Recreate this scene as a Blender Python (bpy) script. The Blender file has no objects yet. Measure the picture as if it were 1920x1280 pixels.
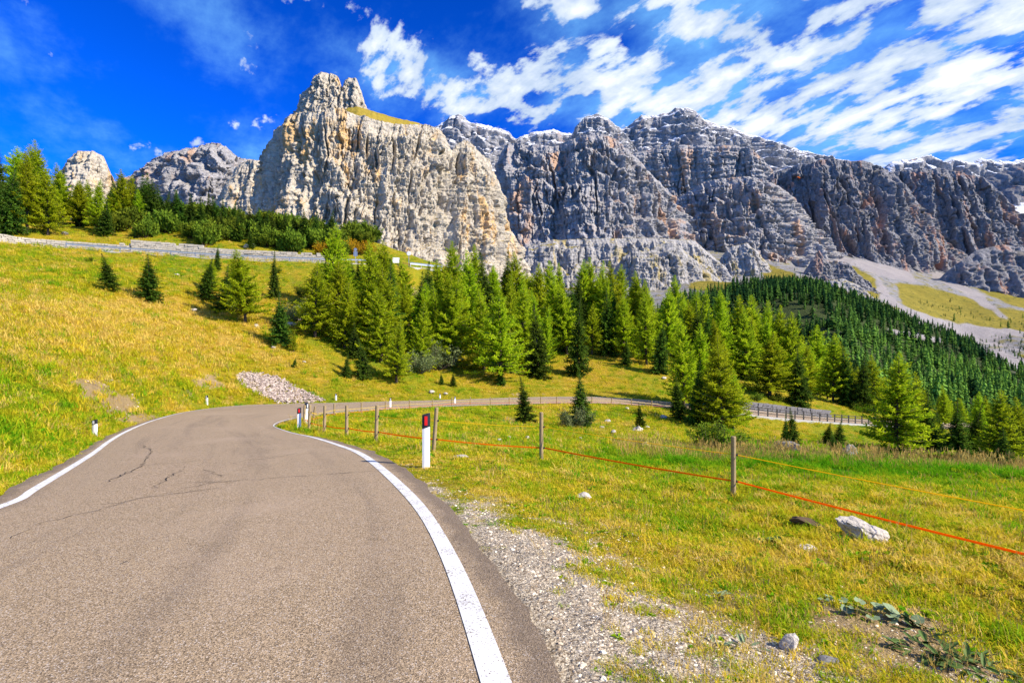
import bpy, bmesh, math, random
import numpy as np
from mathutils import Vector, kdtree

random.seed(7)
rng = np.random.default_rng(7)
SC = bpy.context.scene
COL = SC.collection
rad = math.radians

# ------------------------------------------------------------------ camera
F, HZ, CZ = 1067.0, 670.0, 1.6          # focal length and horizon row in photo pixels, eye height in metres
cam_data = bpy.data.cameras.new('camera')
cam = bpy.data.objects.new('camera', cam_data); COL.objects.link(cam)
cam_data.sensor_width = 36.0; cam_data.lens = F/1920*36
cam_data.shift_y = (HZ-640)/1920
cam_data.clip_start = 0.05; cam_data.clip_end = 9000
cam.location = (0, 0, CZ); cam.rotation_euler = (rad(90), 0, 0)
SC.camera = cam

# ------------------------------------------------------------------ light
SUN = Vector((0.80, -0.34, 0.60)).normalized()
sun_el = math.asin(SUN.z); sun_az = math.atan2(SUN.x, SUN.y)
sd = bpy.data.lights.new('sun', 'SUN'); sd.energy = 4.8; sd.angle = rad(0.53); sd.color = (1.0, 0.90, 0.74)
sun = bpy.data.objects.new('sun', sd); COL.objects.link(sun)
sun.rotation_euler = (-SUN).to_track_quat('-Z', 'Y').to_euler()
vs = SC.view_settings
SC.display_settings.display_device = 'sRGB'
vs.view_transform = 'Standard'; vs.look = 'None'; vs.gamma = 1.0; vs.use_curve_mapping = False
vs.exposure = 0.9
SC.cycles.max_bounces = 6; SC.cycles.diffuse_bounces = 3; SC.cycles.transmission_bounces = 4; SC.cycles.transparent_max_bounces = 6

# ------------------------------------------------------------------ node helpers
class NT:
    def __init__(s, tree): s.t = tree; tree.nodes.clear()
    def n(s, typ, ins=None, **pr):
        nd = s.t.nodes.new(typ)
        for k, v in pr.items(): setattr(nd, k, v)
        for k, v in (ins or {}).items(): s.put(nd.inputs[k], v)
        return nd
    def put(s, sock, v):
        if hasattr(v, 'is_output') or isinstance(v, bpy.types.NodeSocket): s.t.links.new(v, sock)
        elif isinstance(v, bpy.types.Node): s.t.links.new(v.outputs[0], sock)
        else:
            if sock.type == 'RGBA' and len(v) == 3: v = (*v, 1)
            sock.default_value = v
    def m(s, op, a, b=0.0, c=0.0, clamp=False):
        return s.n('ShaderNodeMath', {0: a, 1: b, 2: c}, operation=op, use_clamp=clamp).outputs[0]
    def mix(s, f, a, b, bt='MIX'):
        nd = s.n('ShaderNodeMix', data_type='RGBA', blend_type=bt)
        s.put(nd.inputs[0], f); s.put(nd.inputs[6], a); s.put(nd.inputs[7], b)
        return nd.outputs[2]
    def ss(s, x, lo, hi, a=0.0, b=1.0):
        nd = s.n('ShaderNodeMapRange', interpolation_type='SMOOTHSTEP')
        s.put(nd.inputs[0], x); s.put(nd.inputs[1], lo); s.put(nd.inputs[2], hi); s.put(nd.inputs[3], a); s.put(nd.inputs[4], b)
        return nd.outputs[0]
    def noise(s, vec, scale, detail=4, rough=0.55, dist=0.0):
        return s.n('ShaderNodeTexNoise', {'Vector': vec, 'Scale': scale, 'Detail': detail, 'Roughness': rough, 'Distortion': dist}).outputs[0]
    def mapv(s, vec, scale=(1, 1, 1), rot=(0, 0, 0), loc=(0, 0, 0)):
        return s.n('ShaderNodeMapping', {'Vector': vec, 'Scale': scale, 'Rotation': rot, 'Location': loc}).outputs[0]
    def attr(s, name, typ='GEOMETRY'):
        return s.n('ShaderNodeAttribute', attribute_name=name, attribute_type=typ).outputs['Fac']
    def ramp(s, f, stops):
        nd = s.n('ShaderNodeValToRGB', {0: f}); cr = nd.color_ramp
        while len(cr.elements) < len(stops): cr.elements.new(0.5)
        for e, (p, c) in zip(cr.elements, stops): e.position = p; e.color = (*c, 1)
        return nd.outputs[0]

def mat(name):
    m = bpy.data.materials.new(name); m.use_nodes = True
    return m, NT(m.node_tree)
def finish(t, col, rough=0.8, bump=None, strength=0.3, dist=0.02, spec=0.2, metal=0.0, normal=None):
    p = t.n('ShaderNodeBsdfPrincipled', {'Base Color': col, 'Roughness': rough, 'Specular IOR Level': spec, 'Metallic': metal})
    if bump is not None:
        b = t.n('ShaderNodeBump', {'Height': bump, 'Strength': strength, 'Distance': dist})
        t.put(p.inputs['Normal'], b)
    t.n('ShaderNodeOutputMaterial', {'Surface': p.outputs[0]})
def plain(name, col, rough=0.7, var=0.12, scale=12.0, metal=0.0, spec=0.3):
    m, t = mat(name)
    o = t.n('ShaderNodeTexCoord').outputs['Object']
    nz = t.noise(o, scale, 5, 0.6)
    c = t.mix(nz, tuple(x*(1-var) for x in col), tuple(min(1, x*(1+var)) for x in col))
    finish(t, c, rough, nz, 0.15, 0.01, spec, metal)
    return m
def leafmat(name, c0, c1, trans=0.35, var=0.25, inst=False, hi=None):
    """Foliage: diffuse plus translucent light, colour varied from leaf to leaf and plant to plant."""
    m, t = mat(name)
    if inst:
        c = t.ramp(t.attr('tint', 'INSTANCER'), inst)
        r = t.n('ShaderNodeObjectInfo').outputs['Random']
        c = t.mix(t.m('MULTIPLY', r, 0.5), c, t.mix(1.0, c, c0, 'MULTIPLY'))
    else:
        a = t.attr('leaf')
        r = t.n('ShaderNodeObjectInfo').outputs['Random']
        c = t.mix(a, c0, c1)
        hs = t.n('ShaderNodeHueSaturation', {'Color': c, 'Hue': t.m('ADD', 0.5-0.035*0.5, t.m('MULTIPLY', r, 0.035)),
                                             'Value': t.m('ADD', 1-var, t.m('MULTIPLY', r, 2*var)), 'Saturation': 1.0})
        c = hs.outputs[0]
    d = t.n('ShaderNodeBsdfDiffuse', {'Color': c}); tr = t.n('ShaderNodeBsdfTranslucent', {'Color': c})
    mx = t.n('ShaderNodeMixShader', {0: trans, 1: d.outputs[0], 2: tr.outputs[0]})
    t.n('ShaderNodeOutputMaterial', {'Surface': mx.outputs[0]})
    return m

# ------------------------------------------------------------------ sky with broken cloud
W = bpy.data.worlds.new('World'); SC.world = W; W.use_nodes = True
t = NT(W.node_tree)
sky = t.n('ShaderNodeTexSky', sky_type='NISHITA', sun_disc=False, sun_elevation=sun_el, sun_rotation=sun_az, altitude=2000, air_density=1.0, dust_density=0.3, ozone_density=3.0)
d = t.n('ShaderNodeTexCoord').outputs['Generated']
sx = t.n('ShaderNodeSeparateXYZ', {0: d}); X, Y, Z = sx.outputs
hz = t.m('MAXIMUM', Z, 0.0)
den = t.m('ADD', hz, 0.20)
qx = t.m('DIVIDE', X, den); qy = t.m('DIVIDE', Y, den)       # where the view ray meets a cloud layer
q = t.n('ShaderNodeCombineXYZ', {0: qx, 1: qy, 2: 0.0}).outputs[0]
rot = t.n('ShaderNodeVectorRotate', {'Vector': q, 'Angle': rad(57)}, rotation_type='Z_AXIS').outputs[0]   # cloud streets
warp = t.n('ShaderNodeTexNoise', {'Vector': rot, 'Scale': 1.1, 'Detail': 2.0}).outputs['Color']
rw = t.n('ShaderNodeVectorMath', {0: rot, 1: t.n('ShaderNodeVectorMath', {0: warp, 1: (0.22, 0.22, 0)}, operation='MULTIPLY').outputs[0]}, operation='ADD').outputs[0]
n1 = t.noise(t.mapv(rw, (8.0, 11.5, 1)), 1.0, 9, 0.56)
n2 = t.noise(t.mapv(rot, (2.6, 4.4, 1), loc=(3.1, 1.7, 0)), 1.0, 3, 0.5)
n3 = t.noise(t.mapv(rot, (2.2, 3.0, 1), loc=(8.1, 2.7, 0)), 0.9, 8, 0.62)
yc = t.m('MAXIMUM', Y, 0.08)
s_ = t.m('DIVIDE', X, yc); e_ = t.m('DIVIDE', Z, yc)
cov = None
blobs = [(1750, 60, 420, 170, .22), (1500, 190, 260, 90, .08), (1850, 260, 300, 60, .10), (760, 120, 95, 52, .23), (690, 185, 60, 40, .10), (600,150,50,30,.08), (880, 185, 90, 38, .2),
         (1110, 125, 85, 40, .22), (975, 165, 90, 42, .19), (1200, 185, 150, 42, .2), (1060, 22, 75, 28, .2), (1270, 40, 70, 28, .1), (505, 50, 75, 28, .1), (1000,65,40,30,.12),
         (900, 55, 110, 60, -.2), (1180, 65, 60, 45, -.22), (1260,110,50,26,-.12), (210, 150, 420, 260, -.36), (320, 270, 90, 30, .14), (480,280,50,18,.16), (620, 20, 160, 40, -.12), (1380, 210, 60, 26, .12), (1020,215,40,20,.1)]
for px, py, rx, ry, amp in blobs:
    a = t.m('POWER', t.m('MULTIPLY', t.m('SUBTRACT', s_, (px-960)/F), F/rx), 2.0)
    b = t.m('POWER', t.m('MULTIPLY', t.m('SUBTRACT', e_, (HZ-py)/F), F/ry), 2.0)
    g = t.m('MULTIPLY', t.m('EXPONENT', t.m('MULTIPLY', t.m('ADD', a, b), -1.0)), amp)
    cov = g if cov is None else t.m('ADD', cov, g)
dens = t.m('ADD', t.m('ADD', t.m('MULTIPLY', t.m('SUBTRACT', n1, 0.5), 1.75), t.m('MULTIPLY', t.m('SUBTRACT', n2, 0.5), 0.55)), t.m('ADD', t.m('MULTIPLY', cov, 1.05), 0.45))
rip = t.noise(t.mapv(rw, (9.0, 30.0, 1), loc=(1.3, 4.4, 0)), 1.0, 4, .5)
dens = t.m('ADD', dens, t.m('MULTIPLY', t.m('SUBTRACT', rip, .5), .42))
al = t.ss(dens, 0.48, 0.66)
veil = t.m('MULTIPLY', t.ss(t.m('ADD', n3, t.m('MULTIPLY', t.m('MAXIMUM', cov, -0.10), 0.5)), 0.40, 0.78), 0.70)
al = t.m('MULTIPLY', al, t.ss(Z, 0.0, 0.06))
thick = t.ss(dens, 0.58, 1.05)
cl = t.mix(thick, (6.0, 7.0, 8.3), (10.2, 10.3, 10.6))
cl = t.mix(t.ss(n2, 0.38, 0.62), t.mix(1.0, cl, (0.74, 0.80, 0.90), 'MULTIPLY'), cl)
skyc = t.n('ShaderNodeGamma', {'Color': t.mix(1.0, sky.outputs[0], (0.04, 0.56, 1.20), 'MULTIPLY'), 'Gamma': 1.42}).outputs[0]
full = t.mix(al, t.mix(veil, skyc, (2.2, 6.0, 10.4)), cl)
bg = t.n('ShaderNodeBackground', {'Color': full, 'Strength': 0.066})
t.n('ShaderNodeOutputWorld', {'Surface': bg.outputs[0]})

# ------------------------------------------------------------------ small maths
def P(px, py, Y): return ((px-960)/F*Y, Y, CZ+(HZ-py)/F*Y)
def sstep(x, a, b):
    t = np.clip((x-a)/(b-a), 0, 1); return t*t*(3-2*t)
_G = np.array([[1,1,0],[-1,1,0],[1,-1,0],[-1,-1,0],[1,0,1],[-1,0,1],[1,0,-1],[-1,0,-1],[0,1,1],[0,-1,1],[0,1,-1],[0,-1,-1],[1,1,0],[-1,1,0],[0,-1,1],[0,-1,-1]], np.float32)
_PERM = np.random.default_rng(3).permutation(4096).astype(np.int32)
def pnoise(x, y, z=0.0):
    x, y, z = np.broadcast_arrays(np.asarray(x, np.float64), np.asarray(y, np.float64), np.asarray(z, np.float64))
    ix, iy, iz = np.floor(x).astype(np.int64), np.floor(y).astype(np.int64), np.floor(z).astype(np.int64)
    fx, fy, fz = (x-ix).astype(np.float32), (y-iy).astype(np.float32), (z-iz).astype(np.float32)
    u, v, w = fx**3*(fx*(fx*6-15)+10), fy**3*(fy*(fy*6-15)+10), fz**3*(fz*(fz*6-15)+10)
    out = 0
    for dx in (0, 1):
        for dy in (0, 1):
            hxy = _PERM[(_PERM[(ix+dx) & 4095]+iy+dy) & 4095]
            for dz in (0, 1):
                g = _G[_PERM[(hxy+iz+dz) & 4095] & 15]
                dot = g[..., 0]*(fx-dx)+g[..., 1]*(fy-dy)+g[..., 2]*(fz-dz)
                out = out + dot*(u if dx else 1-u)*(v if dy else 1-v)*(w if dz else 1-w)
    return out
def fbm(x, y, z=0.0, oc=4, gain=0.5):
    s, a, k = 0, 1.0, 1.0
    for i in range(oc):
        s = s+a*pnoise(x*k+17.3*i, y*k-9.1*i, z*k+5.7*i); a *= gain; k *= 2.03
    return s
class TPS:
    """Thin-plate surface through scattered height points."""
    def __init__(s, pts, lam=0.0, scale=1.0):
        p = np.array(pts, float); s.sc = scale; s.c = p[:, :2]/scale; n = len(p)
        K = s.k(s.c, s.c)+lam*np.eye(n); Q = np.c_[np.ones(n), s.c]
        A = np.block([[K, Q], [Q.T, np.zeros((3, 3))]])
        w = np.linalg.solve(A, np.r_[p[:, 2], 0, 0, 0]); s.w, s.a = w[:n], w[n:]
    @staticmethod
    def k(a, b):
        d2 = ((a[:, None, :]-b[None])**2).sum(-1); return 0.5*d2*np.log(d2+1e-9)
    def __call__(s, x, y):
        x = np.asarray(x, float); y = np.asarray(y, float); sh = x.shape
        q = np.c_[x.ravel(), y.ravel()]/s.sc; out = np.empty(len(q))
        for i in range(0, len(q), 20000):
            c = q[i:i+20000]; out[i:i+20000] = s.k(c, s.c)@s.w+s.a[0]+c@s.a[1:]
        return out.reshape(sh)

# ------------------------------------------------------------------ mesh helpers
def mesh_np(name, V, faces, smooth=False):
    me = bpy.data.meshes.new(name); V = np.asarray(V, np.float32); faces = np.asarray(faces, np.int32); k = faces.shape[1]
    me.vertices.add(len(V)); me.vertices.foreach_set('co', V.ravel())
    me.loops.add(faces.size); me.loops.foreach_set('vertex_index', faces.ravel())
    me.polygons.add(len(faces)); me.polygons.foreach_set('loop_start', np.arange(0, faces.size, k, dtype=np.int32))
    me.polygons.foreach_set('loop_total', np.full(len(faces), k, np.int32))
    if smooth: me.polygons.foreach_set('use_smooth', np.ones(len(faces), bool))
    me.update(calc_edges=True); return me
def vattr(me, name, vals):
    a = me.attributes.new(name, 'FLOAT', 'POINT'); a.data.foreach_set('value', np.asarray(vals, np.float32).ravel())
def gridf(nu, nv, wrap=False):
    i = np.arange(nu if wrap else nu-1); j = np.arange(nv-1); I, J = np.meshgrid(i, j, indexing='ij'); I2 = (I+1) % nu
    return np.stack([I*nv+J, I2*nv+J, I2*nv+J+1, I*nv+J+1], -1).reshape(-1, 4)
def link(name, me, m=None, parent=None, **props):
    o = bpy.data.objects.new(name, me); COL.objects.link(o)
    if m is not None:
        me.materials.clear()
        for x in (m if isinstance(m, (list, tuple)) else [m]): me.materials.append(x)
    if parent is not None: o.parent = parent
    for k, v in props.items(): o[k] = v
    return o
def empty(name, loc, label, cat, group=None, rz=0.0):
    o = bpy.data.objects.new(name, None); COL.objects.link(o); o.location = loc; o.rotation_euler = (0, 0, rz)
    o.empty_display_size = 0.2; tag(o, label, cat, group); return o
def tag(o, label, cat, group=None):
    o['label'] = label; o['category'] = cat
    if group: o['group'] = group
    return o
class MB:
    """Collects boxes, prisms and tubes into one mesh."""
    def __init__(s): s.v, s.f = [], []
    def add(s, v, f):
        k = len(s.v); s.v += [tuple(p) for p in v]; s.f += [tuple(i+k for i in q) for q in f]; return s
    def box(s, c, size, rz=0.0, taper=1.0):
        cx, cy, cz = c; a, b, h = (q/2 for q in size); ca, sa = math.cos(rz), math.sin(rz); v = []
        for z in (-h, h):
            k = taper if z > 0 else 1
            for x, y in ((-a, -b), (a, -b), (a, b), (-a, b)): v.append((cx+(x*ca-y*sa)*k, cy+(x*sa+y*ca)*k, cz+z))
        return s.add(v, [(3, 2, 1, 0), (4, 5, 6, 7), (0, 1, 5, 4), (1, 2, 6, 5), (2, 3, 7, 6), (3, 0, 4, 7)])
    def tube(s, pts, r, n=8, caps=True):
        pts = [Vector(p) for p in pts]; rr = r if isinstance(r, (list, tuple)) else [r]*len(pts); v = []; f = []
        for i, p in enumerate(pts):
            d = (pts[min(i+1, len(pts)-1)]-pts[max(i-1, 0)]).normalized()
            u = d.cross(Vector((0, 0, 1)) if abs(d.z) < 0.9 else Vector((1, 0, 0))).normalized(); w = d.cross(u)
            for k in range(n):
                a = 2*math.pi*k/n; v.append(p+(u*math.cos(a)+w*math.sin(a))*rr[i])
        for i in range(len(pts)-1):
            for k in range(n): f.append((i*n+k, i*n+(k+1) % n, (i+1)*n+(k+1) % n, (i+1)*n+k))
        if caps: f += [tuple(range(n))[::-1], tuple((len(pts)-1)*n+k for k in range(n))]
        return s.add(v, f)
    def prism(s, poly, z0, z1):
        n = len(poly); v = [(x, y, z0) for x, y in poly]+[(x, y, z1 if not callable(z1) else z1(x, y)) for x, y in poly]
        return s.add(v, [tuple(range(n))[::-1], tuple(range(n, 2*n))]+[(k, (k+1) % n, n+(k+1) % n, n+k) for k in range(n)])
    def mesh(s, name, smooth=False):
        me = bpy.data.meshes.new(name); me.from_pydata(s.v, [], s.f); me.update()
        bm = bmesh.new(); bm.from_mesh(me); bmesh.ops.recalc_face_normals(bm, faces=bm.faces); bm.to_mesh(me); bm.free()
        if smooth: me.polygons.foreach_set('use_smooth', [True]*len(me.polygons))
        return me
    def build(s, name, m, parent=None, smooth=False, **props): return link(name, s.mesh(name, smooth), m, parent, **props)

# ================================================================== ROAD
def rel(px, py, z): Y = -z*F/(py-HZ); return ((px-960)/F*Y, Y, CZ+z)
RR = [(3.4, -22, 0), (1.9, -9, 0), (0.62, -0.5, 0.02), (0, 2.68, .06), rel(840, 1012, -1.575), rel(770, 920, -1.6), rel(690, 855, -1.75), rel(640, 835, -1.9), rel(590, 820, -2.07), rel(550, 812, -2.2),
      rel(522, 803, -2.32), rel(514, 797.5, -2.38), rel(528, 790, -2.47), rel(560, 783, -2.62), rel(610, 776, -2.8), rel(680, 770, -3.0), rel(760, 765, -3.2), rel(850, 761, -3.35), rel(950, 758, -3.45),
      rel(1050, 755, -3.55), rel(1150, 756, -3.75), rel(1250, 763, -4.15), rel(1340, 771, -4.75), rel(1430, 781, -5.45), rel(1530, 790, -6.2), rel(1640, 797, -7.1), rel(1780, 803, -8.3), (72, 78, -8.2)]
LL = [(-2.2, -23, 0), (-3.6, -10, 0), (-4.75, -0.5, 0), (-5.3, 3.2, -.03), rel(-12, 952, -1.72), rel(60, 915, -1.74), rel(165, 853, -1.95), rel(200, 828, -2.1), rel(236, 808, -2.25), rel(285, 788.5, -2.45),
      rel(340, 774, -2.72), rel(400, 765, -2.88), rel(462, 759.5, -3.0), rel(550, 757, -3.1), rel(640, 755, -3.15), rel(705, 753.3, -3.2), rel(780, 751.5, -3.3), rel(860, 749.3, -3.4), rel(950, 746, -3.48),
      rel(1050, 744, -3.52), rel(1150, 745.5, -3.72), rel(1250, 753.5, -4.15), rel(1335, 761, -4.75), rel(1425, 770, -5.45), rel(1525, 781, -6.3), rel(1640, 788, -7.2), rel(1785, 793, -8.4), (76, 85, -8.3)]
RR, LL = np.array(RR), np.array(LL)
def catmull(p, n):
    t = np.linspace(0, len(p)-1-1e-6, n); i = t.astype(int); f = (t-i)[:, None]
    q = np.vstack([2*p[0]-p[1], p, 2*p[-1]-p[-2]]); a, b, c, d = q[i], q[i+1], q[i+2], q[i+3]
    m1, m2 = (c-a)/2, (d-b)/2
    return (2*f**3-3*f**2+1)*b+(f**3-2*f**2+f)*m1+(-2*f**3+3*f**2)*c+(f**3-f**2)*m2
NR = 700
def smooth_line(c, it):
    for _ in range(it):
        c2 = c.copy(); c2[1:-1] = (c[:-2]+2*c[1:-1]+c[2:])/4; c = c2
    return c
RC, LC = smooth_line(catmull(RR, NR), 25), smooth_line(catmull(LL, NR), 25)
wid = np.linalg.norm((LC-RC)[:, :2], axis=1)[:, None]
sh0 = 0.32/wid                                               # shoulder of bare asphalt outside each line
arc0 = np.r_[0, np.cumsum(np.linalg.norm(np.diff((RC+LC)/2, axis=0), axis=1))]
shl = (.32+.10*fbm(arc0/.9, 3.3, 0, 3)[:, None])/wid; shr = (.30+.11*fbm(arc0/.9, 8.3, 0, 3)[:, None])/wid      # crumbling edges
def road_at(tt): return RC+(LC-RC)*tt                       # tt 0 = right line, 1 = left line
NT_ = 15
tt = np.linspace(0, 1, NT_)
cross = np.stack([road_at(-shr+(1+shr+shl)*k) for k in tt], 1)  # NR x NT x 3
cross[:, :, 2] += 0.030*np.sin(tt*math.pi)[None]            # slight camber
arc = np.r_[0, np.cumsum(np.linalg.norm(np.diff((RC+LC)/2, axis=0), axis=1))]

# ================================================================== NEAR GROUND
UP = np.array([P(-160, 440, 62), P(-60, 448, 66), P(0, 456, 70), P(210, 471, 74), P(400, 484, 76.5), P(600, 492.5, 79), P(690, 495, 81), P(760, 500, 84), P(840, 508, 90)])   # upper road, outer edge
GP = [(0, 920, 7.3), (0, 850, 9), (0, 760, 12.5), (0, 670, 18.5), (0, 600, 27), (0, 540, 40), (0, 490, 57), (-200, 900, 6), (-200, 740, 10), (-200, 600, 22), (-200, 500, 42),
      (180, 765, 16.6), (190, 700, 20.5), (195, 650, 27), (200, 600, 37), (205, 545, 51), (208, 500, 63), (300, 745, 29), (300, 700, 31.5), (300, 650, 36), (300, 590, 46), (300, 540, 57),
      (400, 745, 34.5), (400, 700, 39), (400, 650, 45), (400, 600, 53), (400, 560, 60), (400, 520, 67), (500, 735, 39.5), (500, 700, 42.5), (500, 650, 47.5), (500, 600, 54.5),
      (600, 735, 42), (600, 700, 45), (600, 660, 49), (600, 620, 55), (600, 570, 62), (600, 525, 70), (680, 740, 43), (760, 738, 45), (760, 700, 50), (760, 660, 57), (760, 600, 66), (760, 545, 75),
      (860, 735, 48), (860, 700, 55), (860, 650, 67), (860, 600, 79), (860, 550, 91), (860, 515, 103), (1000, 730, 53), (1000, 700, 60), (1000, 650, 74), (1000, 610, 87), (1000, 575, 103),
      (1150, 732, 56), (1150, 700, 63), (1150, 670, 73), (1150, 640, 85), (1150, 612, 100), (1250, 738, 57), (1250, 700, 64), (1260, 668, 76), (1270, 645, 92), (1350, 748, 58.5), (1350, 715, 66), (1350, 690, 80), (1350, 680, 95),
      (1450, 757, 61.5), (1450, 735, 68), (1450, 722, 80), (1450, 730, 100), (1560, 768, 66), (1560, 752, 73), (1560, 752, 84), (1700, 782, 73), (1700, 782, 84), (1800, 795, 80), (1800, 830, 100), (1950, 830, 86),
      (1200, 776, 42), (1200, 800, 33.5), (1200, 828, 25), (1200, 846, 19.5), (1200, 858, 16), (1200, 885, 12.8), (1200, 935, 9.3), (1200, 1000, 6.8), (1200, 1100, 4.7), (1200, 1280, 3.0),
      (1375, 935, 7.65), (1375, 865, 15.5), (1375, 850, 19), (1400, 832, 34), (1400, 803, 46), (1500, 858, 19), (1500, 846, 35), (1500, 818, 50), (1680, 874, 18), (1680, 867, 37), (1680, 842, 50), (1680, 817, 62),
      (1850, 888, 17), (1850, 871, 35), (1850, 835, 62), (1990, 895, 16), (1990, 890, 35), (1920, 1000, 7.4), (1920, 1150, 4.9), (1920, 1280, 4.0), (2200, 1100, 5), (1600, 1280, 3.2), (1600, 1100, 4.95), (1600, 1000, 7.1),
      (1015, 865, 10.9), (800, 877, 8.0), (870, 857, 9.6), (720, 829, 13.2), (650, 819, 16.5), (608, 812.5, 17.5), (580, 804.5, 19.6), (600, 795, 23.5), (650, 790, 24), (800, 806, 21), (800, 782, 30), (985, 786, 33), (985, 820, 20), (985, 840, 14.5),
      (1090, 800, 30), (1090, 772, 41), (1090, 830, 21),
      (60, 436, 82), (60, 412, 95), (250, 438, 88), (250, 415, 105), (450, 446, 92), (450, 420, 112), (600, 462, 95), (600, 436, 115), (720, 478, 98), (720, 462, 118)]
ctrl = [P(*g) for g in GP]
ctrl += [(-40, -20, 4.5), (-14, -8, 1.3), (-9, 1, 0.5), (22, -18, -2.4), (8, -4, -.35), (0, -60, 2), (-70, -60, 18), (60, -60, -10), (70, 10, -6), (45, 25, -4.6), (-110, 20, 32), (-160, 90, 42), (-140, 140, 34), (-60, 150, 22), (10, 140, 6), (70, 130, -3), (110, 120, -14), (130, 60, -15), (0, -150, 0), (150, -80, -24), (-160, -60, 45), (160, 140, -40)]
ctrl += [tuple(p) for p in RR] + [tuple(p) for p in LL] + [tuple(p) for p in UP]
UPB = UP+np.array([-0.6, 5.2, 0.15]); ctrl += [tuple(p) for p in UPB]
UPT = UP+np.array([-0.75, 6.0, 2.0]); ctrl += [tuple(p) for p in UPT]
tps = TPS(ctrl, lam=0.02, scale=30.0)
rflat = []
for i in range(NR):
    nj = int(wid[i, 0]/.28)+3
    for k in np.linspace(0, 1, nj): f = k*(NT_-1); j = min(int(f), NT_-2); rflat.append(cross[i, j]+(cross[i, j+1]-cross[i, j])*(f-j))
ROADPOLY = [tuple(p[:2]) for p in cross[::3, 0]]+[tuple(p[:2]) for p in cross[::-3, -1]]
rk = kdtree.KDTree(len(rflat))
for i, p in enumerate(rflat): rk.insert((p[0], p[1], 0), i)
rk.balance()
UPN = smooth_line(catmull(UP, 300), 6)
upflat = []
for k in np.linspace(0, 1, 5):
    for p in UPN: upflat.append(p+np.array([-0.4*k, 3.6*k, 0.0]))
uk = kdtree.KDTree(len(upflat))
for i, p in enumerate(upflat): uk.insert((p[0], p[1], 0), i)
uk.balance()
def ground(x, y):
    x = np.asarray(x, float); y = np.asarray(y, float); shp = x.shape; x = x.ravel(); y = y.ravel()
    z = tps(x, y); dist = np.empty(len(x)); zr = np.empty(len(x)); du = np.full(len(x), 99.0); zu = np.zeros(len(x))
    for i in range(len(x)):
        c, k, dd = rk.find((x[i], y[i], 0)); dist[i] = dd; zr[i] = rflat[k][2]
        if y[i] > 55 and x[i] < 0:
            c, k, dd = uk.find((x[i], y[i], 0)); du[i] = dd; zu[i] = upflat[k][2]
    r = np.hypot(x, y)
    amp = sstep(dist, .3, 3.0)
    rough = 0.16*fbm(x/3.1, y/3.1, 1.5, 3)+0.045*fbm(x/.7, y/.7, 7.7, 2)+0.35*sstep(r, 25, 70)*fbm(x/9, y/9, 3.3, 3)
    z = z+rough*amp
    w = sstep(dist, 0.16, 1.5)
    z = (zr-0.05)*(1-w)+z*w
    wu = sstep(du, 0.4, 1.6); z = (zu-0.03)*(1-wu)+z*wu
    return z.reshape(shp), dist.reshape(shp)
def H(x, y): return float(ground(np.array([x]), np.array([y]))[0][0])
def hit(px, py, y0=2.0, y1=150.0, n=260):
    Ys = np.geomspace(y0, y1, n); xs = (px-960)/F*Ys; g, _ = ground(xs, Ys); zz = CZ+(HZ-py)/F*Ys
    b = np.where(g >= zz)[0]
    i = b[0] if len(b) else int(np.argmin(np.abs(g-zz)))
    return (float(xs[i]), float(Ys[i]), float(g[i]))

th_f = np.linspace(-64, 64, 600); th_b = np.linspace(64, 296, 90)[1:-1]
th = np.radians(np.r_[th_f, th_b]); rr = np.r_[0.25, np.geomspace(0.6, 175, 262)]
TH, R_ = np.meshgrid(th, rr, indexing='ij')
GX, GY = R_*np.sin(TH), R_*np.cos(TH)
GZ, GD = ground(GX, GY)
gpx = np.where(GY > 0.5, 960+F*GX/np.maximum(GY, .5), 9999); gpy = np.where(GY > .5, HZ-F*(GZ-CZ)/np.maximum(GY, .5), 9999)
RE = RC[:, :2]
def right_edge_d(x, y):
    """Distance outside the right-hand road edge on the near stretch."""
    k = kdtree.KDTree(260); idx = range(0, 260)
    for i in idx: k.insert((RC[i, 0], RC[i, 1], 0), i)
    k.balance(); out = np.full(x.shape, 99.0)
    for i in np.ndindex(x.shape):
        if abs(x[i]) < 25 and -12 < y[i] < 20:
            c, j, dd = k.find((x[i], y[i], 0)); e = RC[min(j+1, NR-1)]-RC[max(j-1, 0)]
            side = (x[i]-c[0])*e[1]-(y[i]-c[1])*e[0]
            out[i] = dd if side > 0 else -dd
    return out
def inpoly(px, py, poly):
    inside = np.zeros(px.shape, bool); n = len(poly)
    for i in range(n):
        x1, y1 = poly[i]; x2, y2 = poly[(i+1) % n]
        inside ^= ((y1 > py) != (y2 > py)) & (px < (x2-x1)*(py-y1)/((y2-y1) or 1e-9)+x1)
    return inside
def blob2(px, py, cx, cy, rx, ry): return np.exp(-((px-cx)/rx)**2-((py-cy)/ry)**2)
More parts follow.
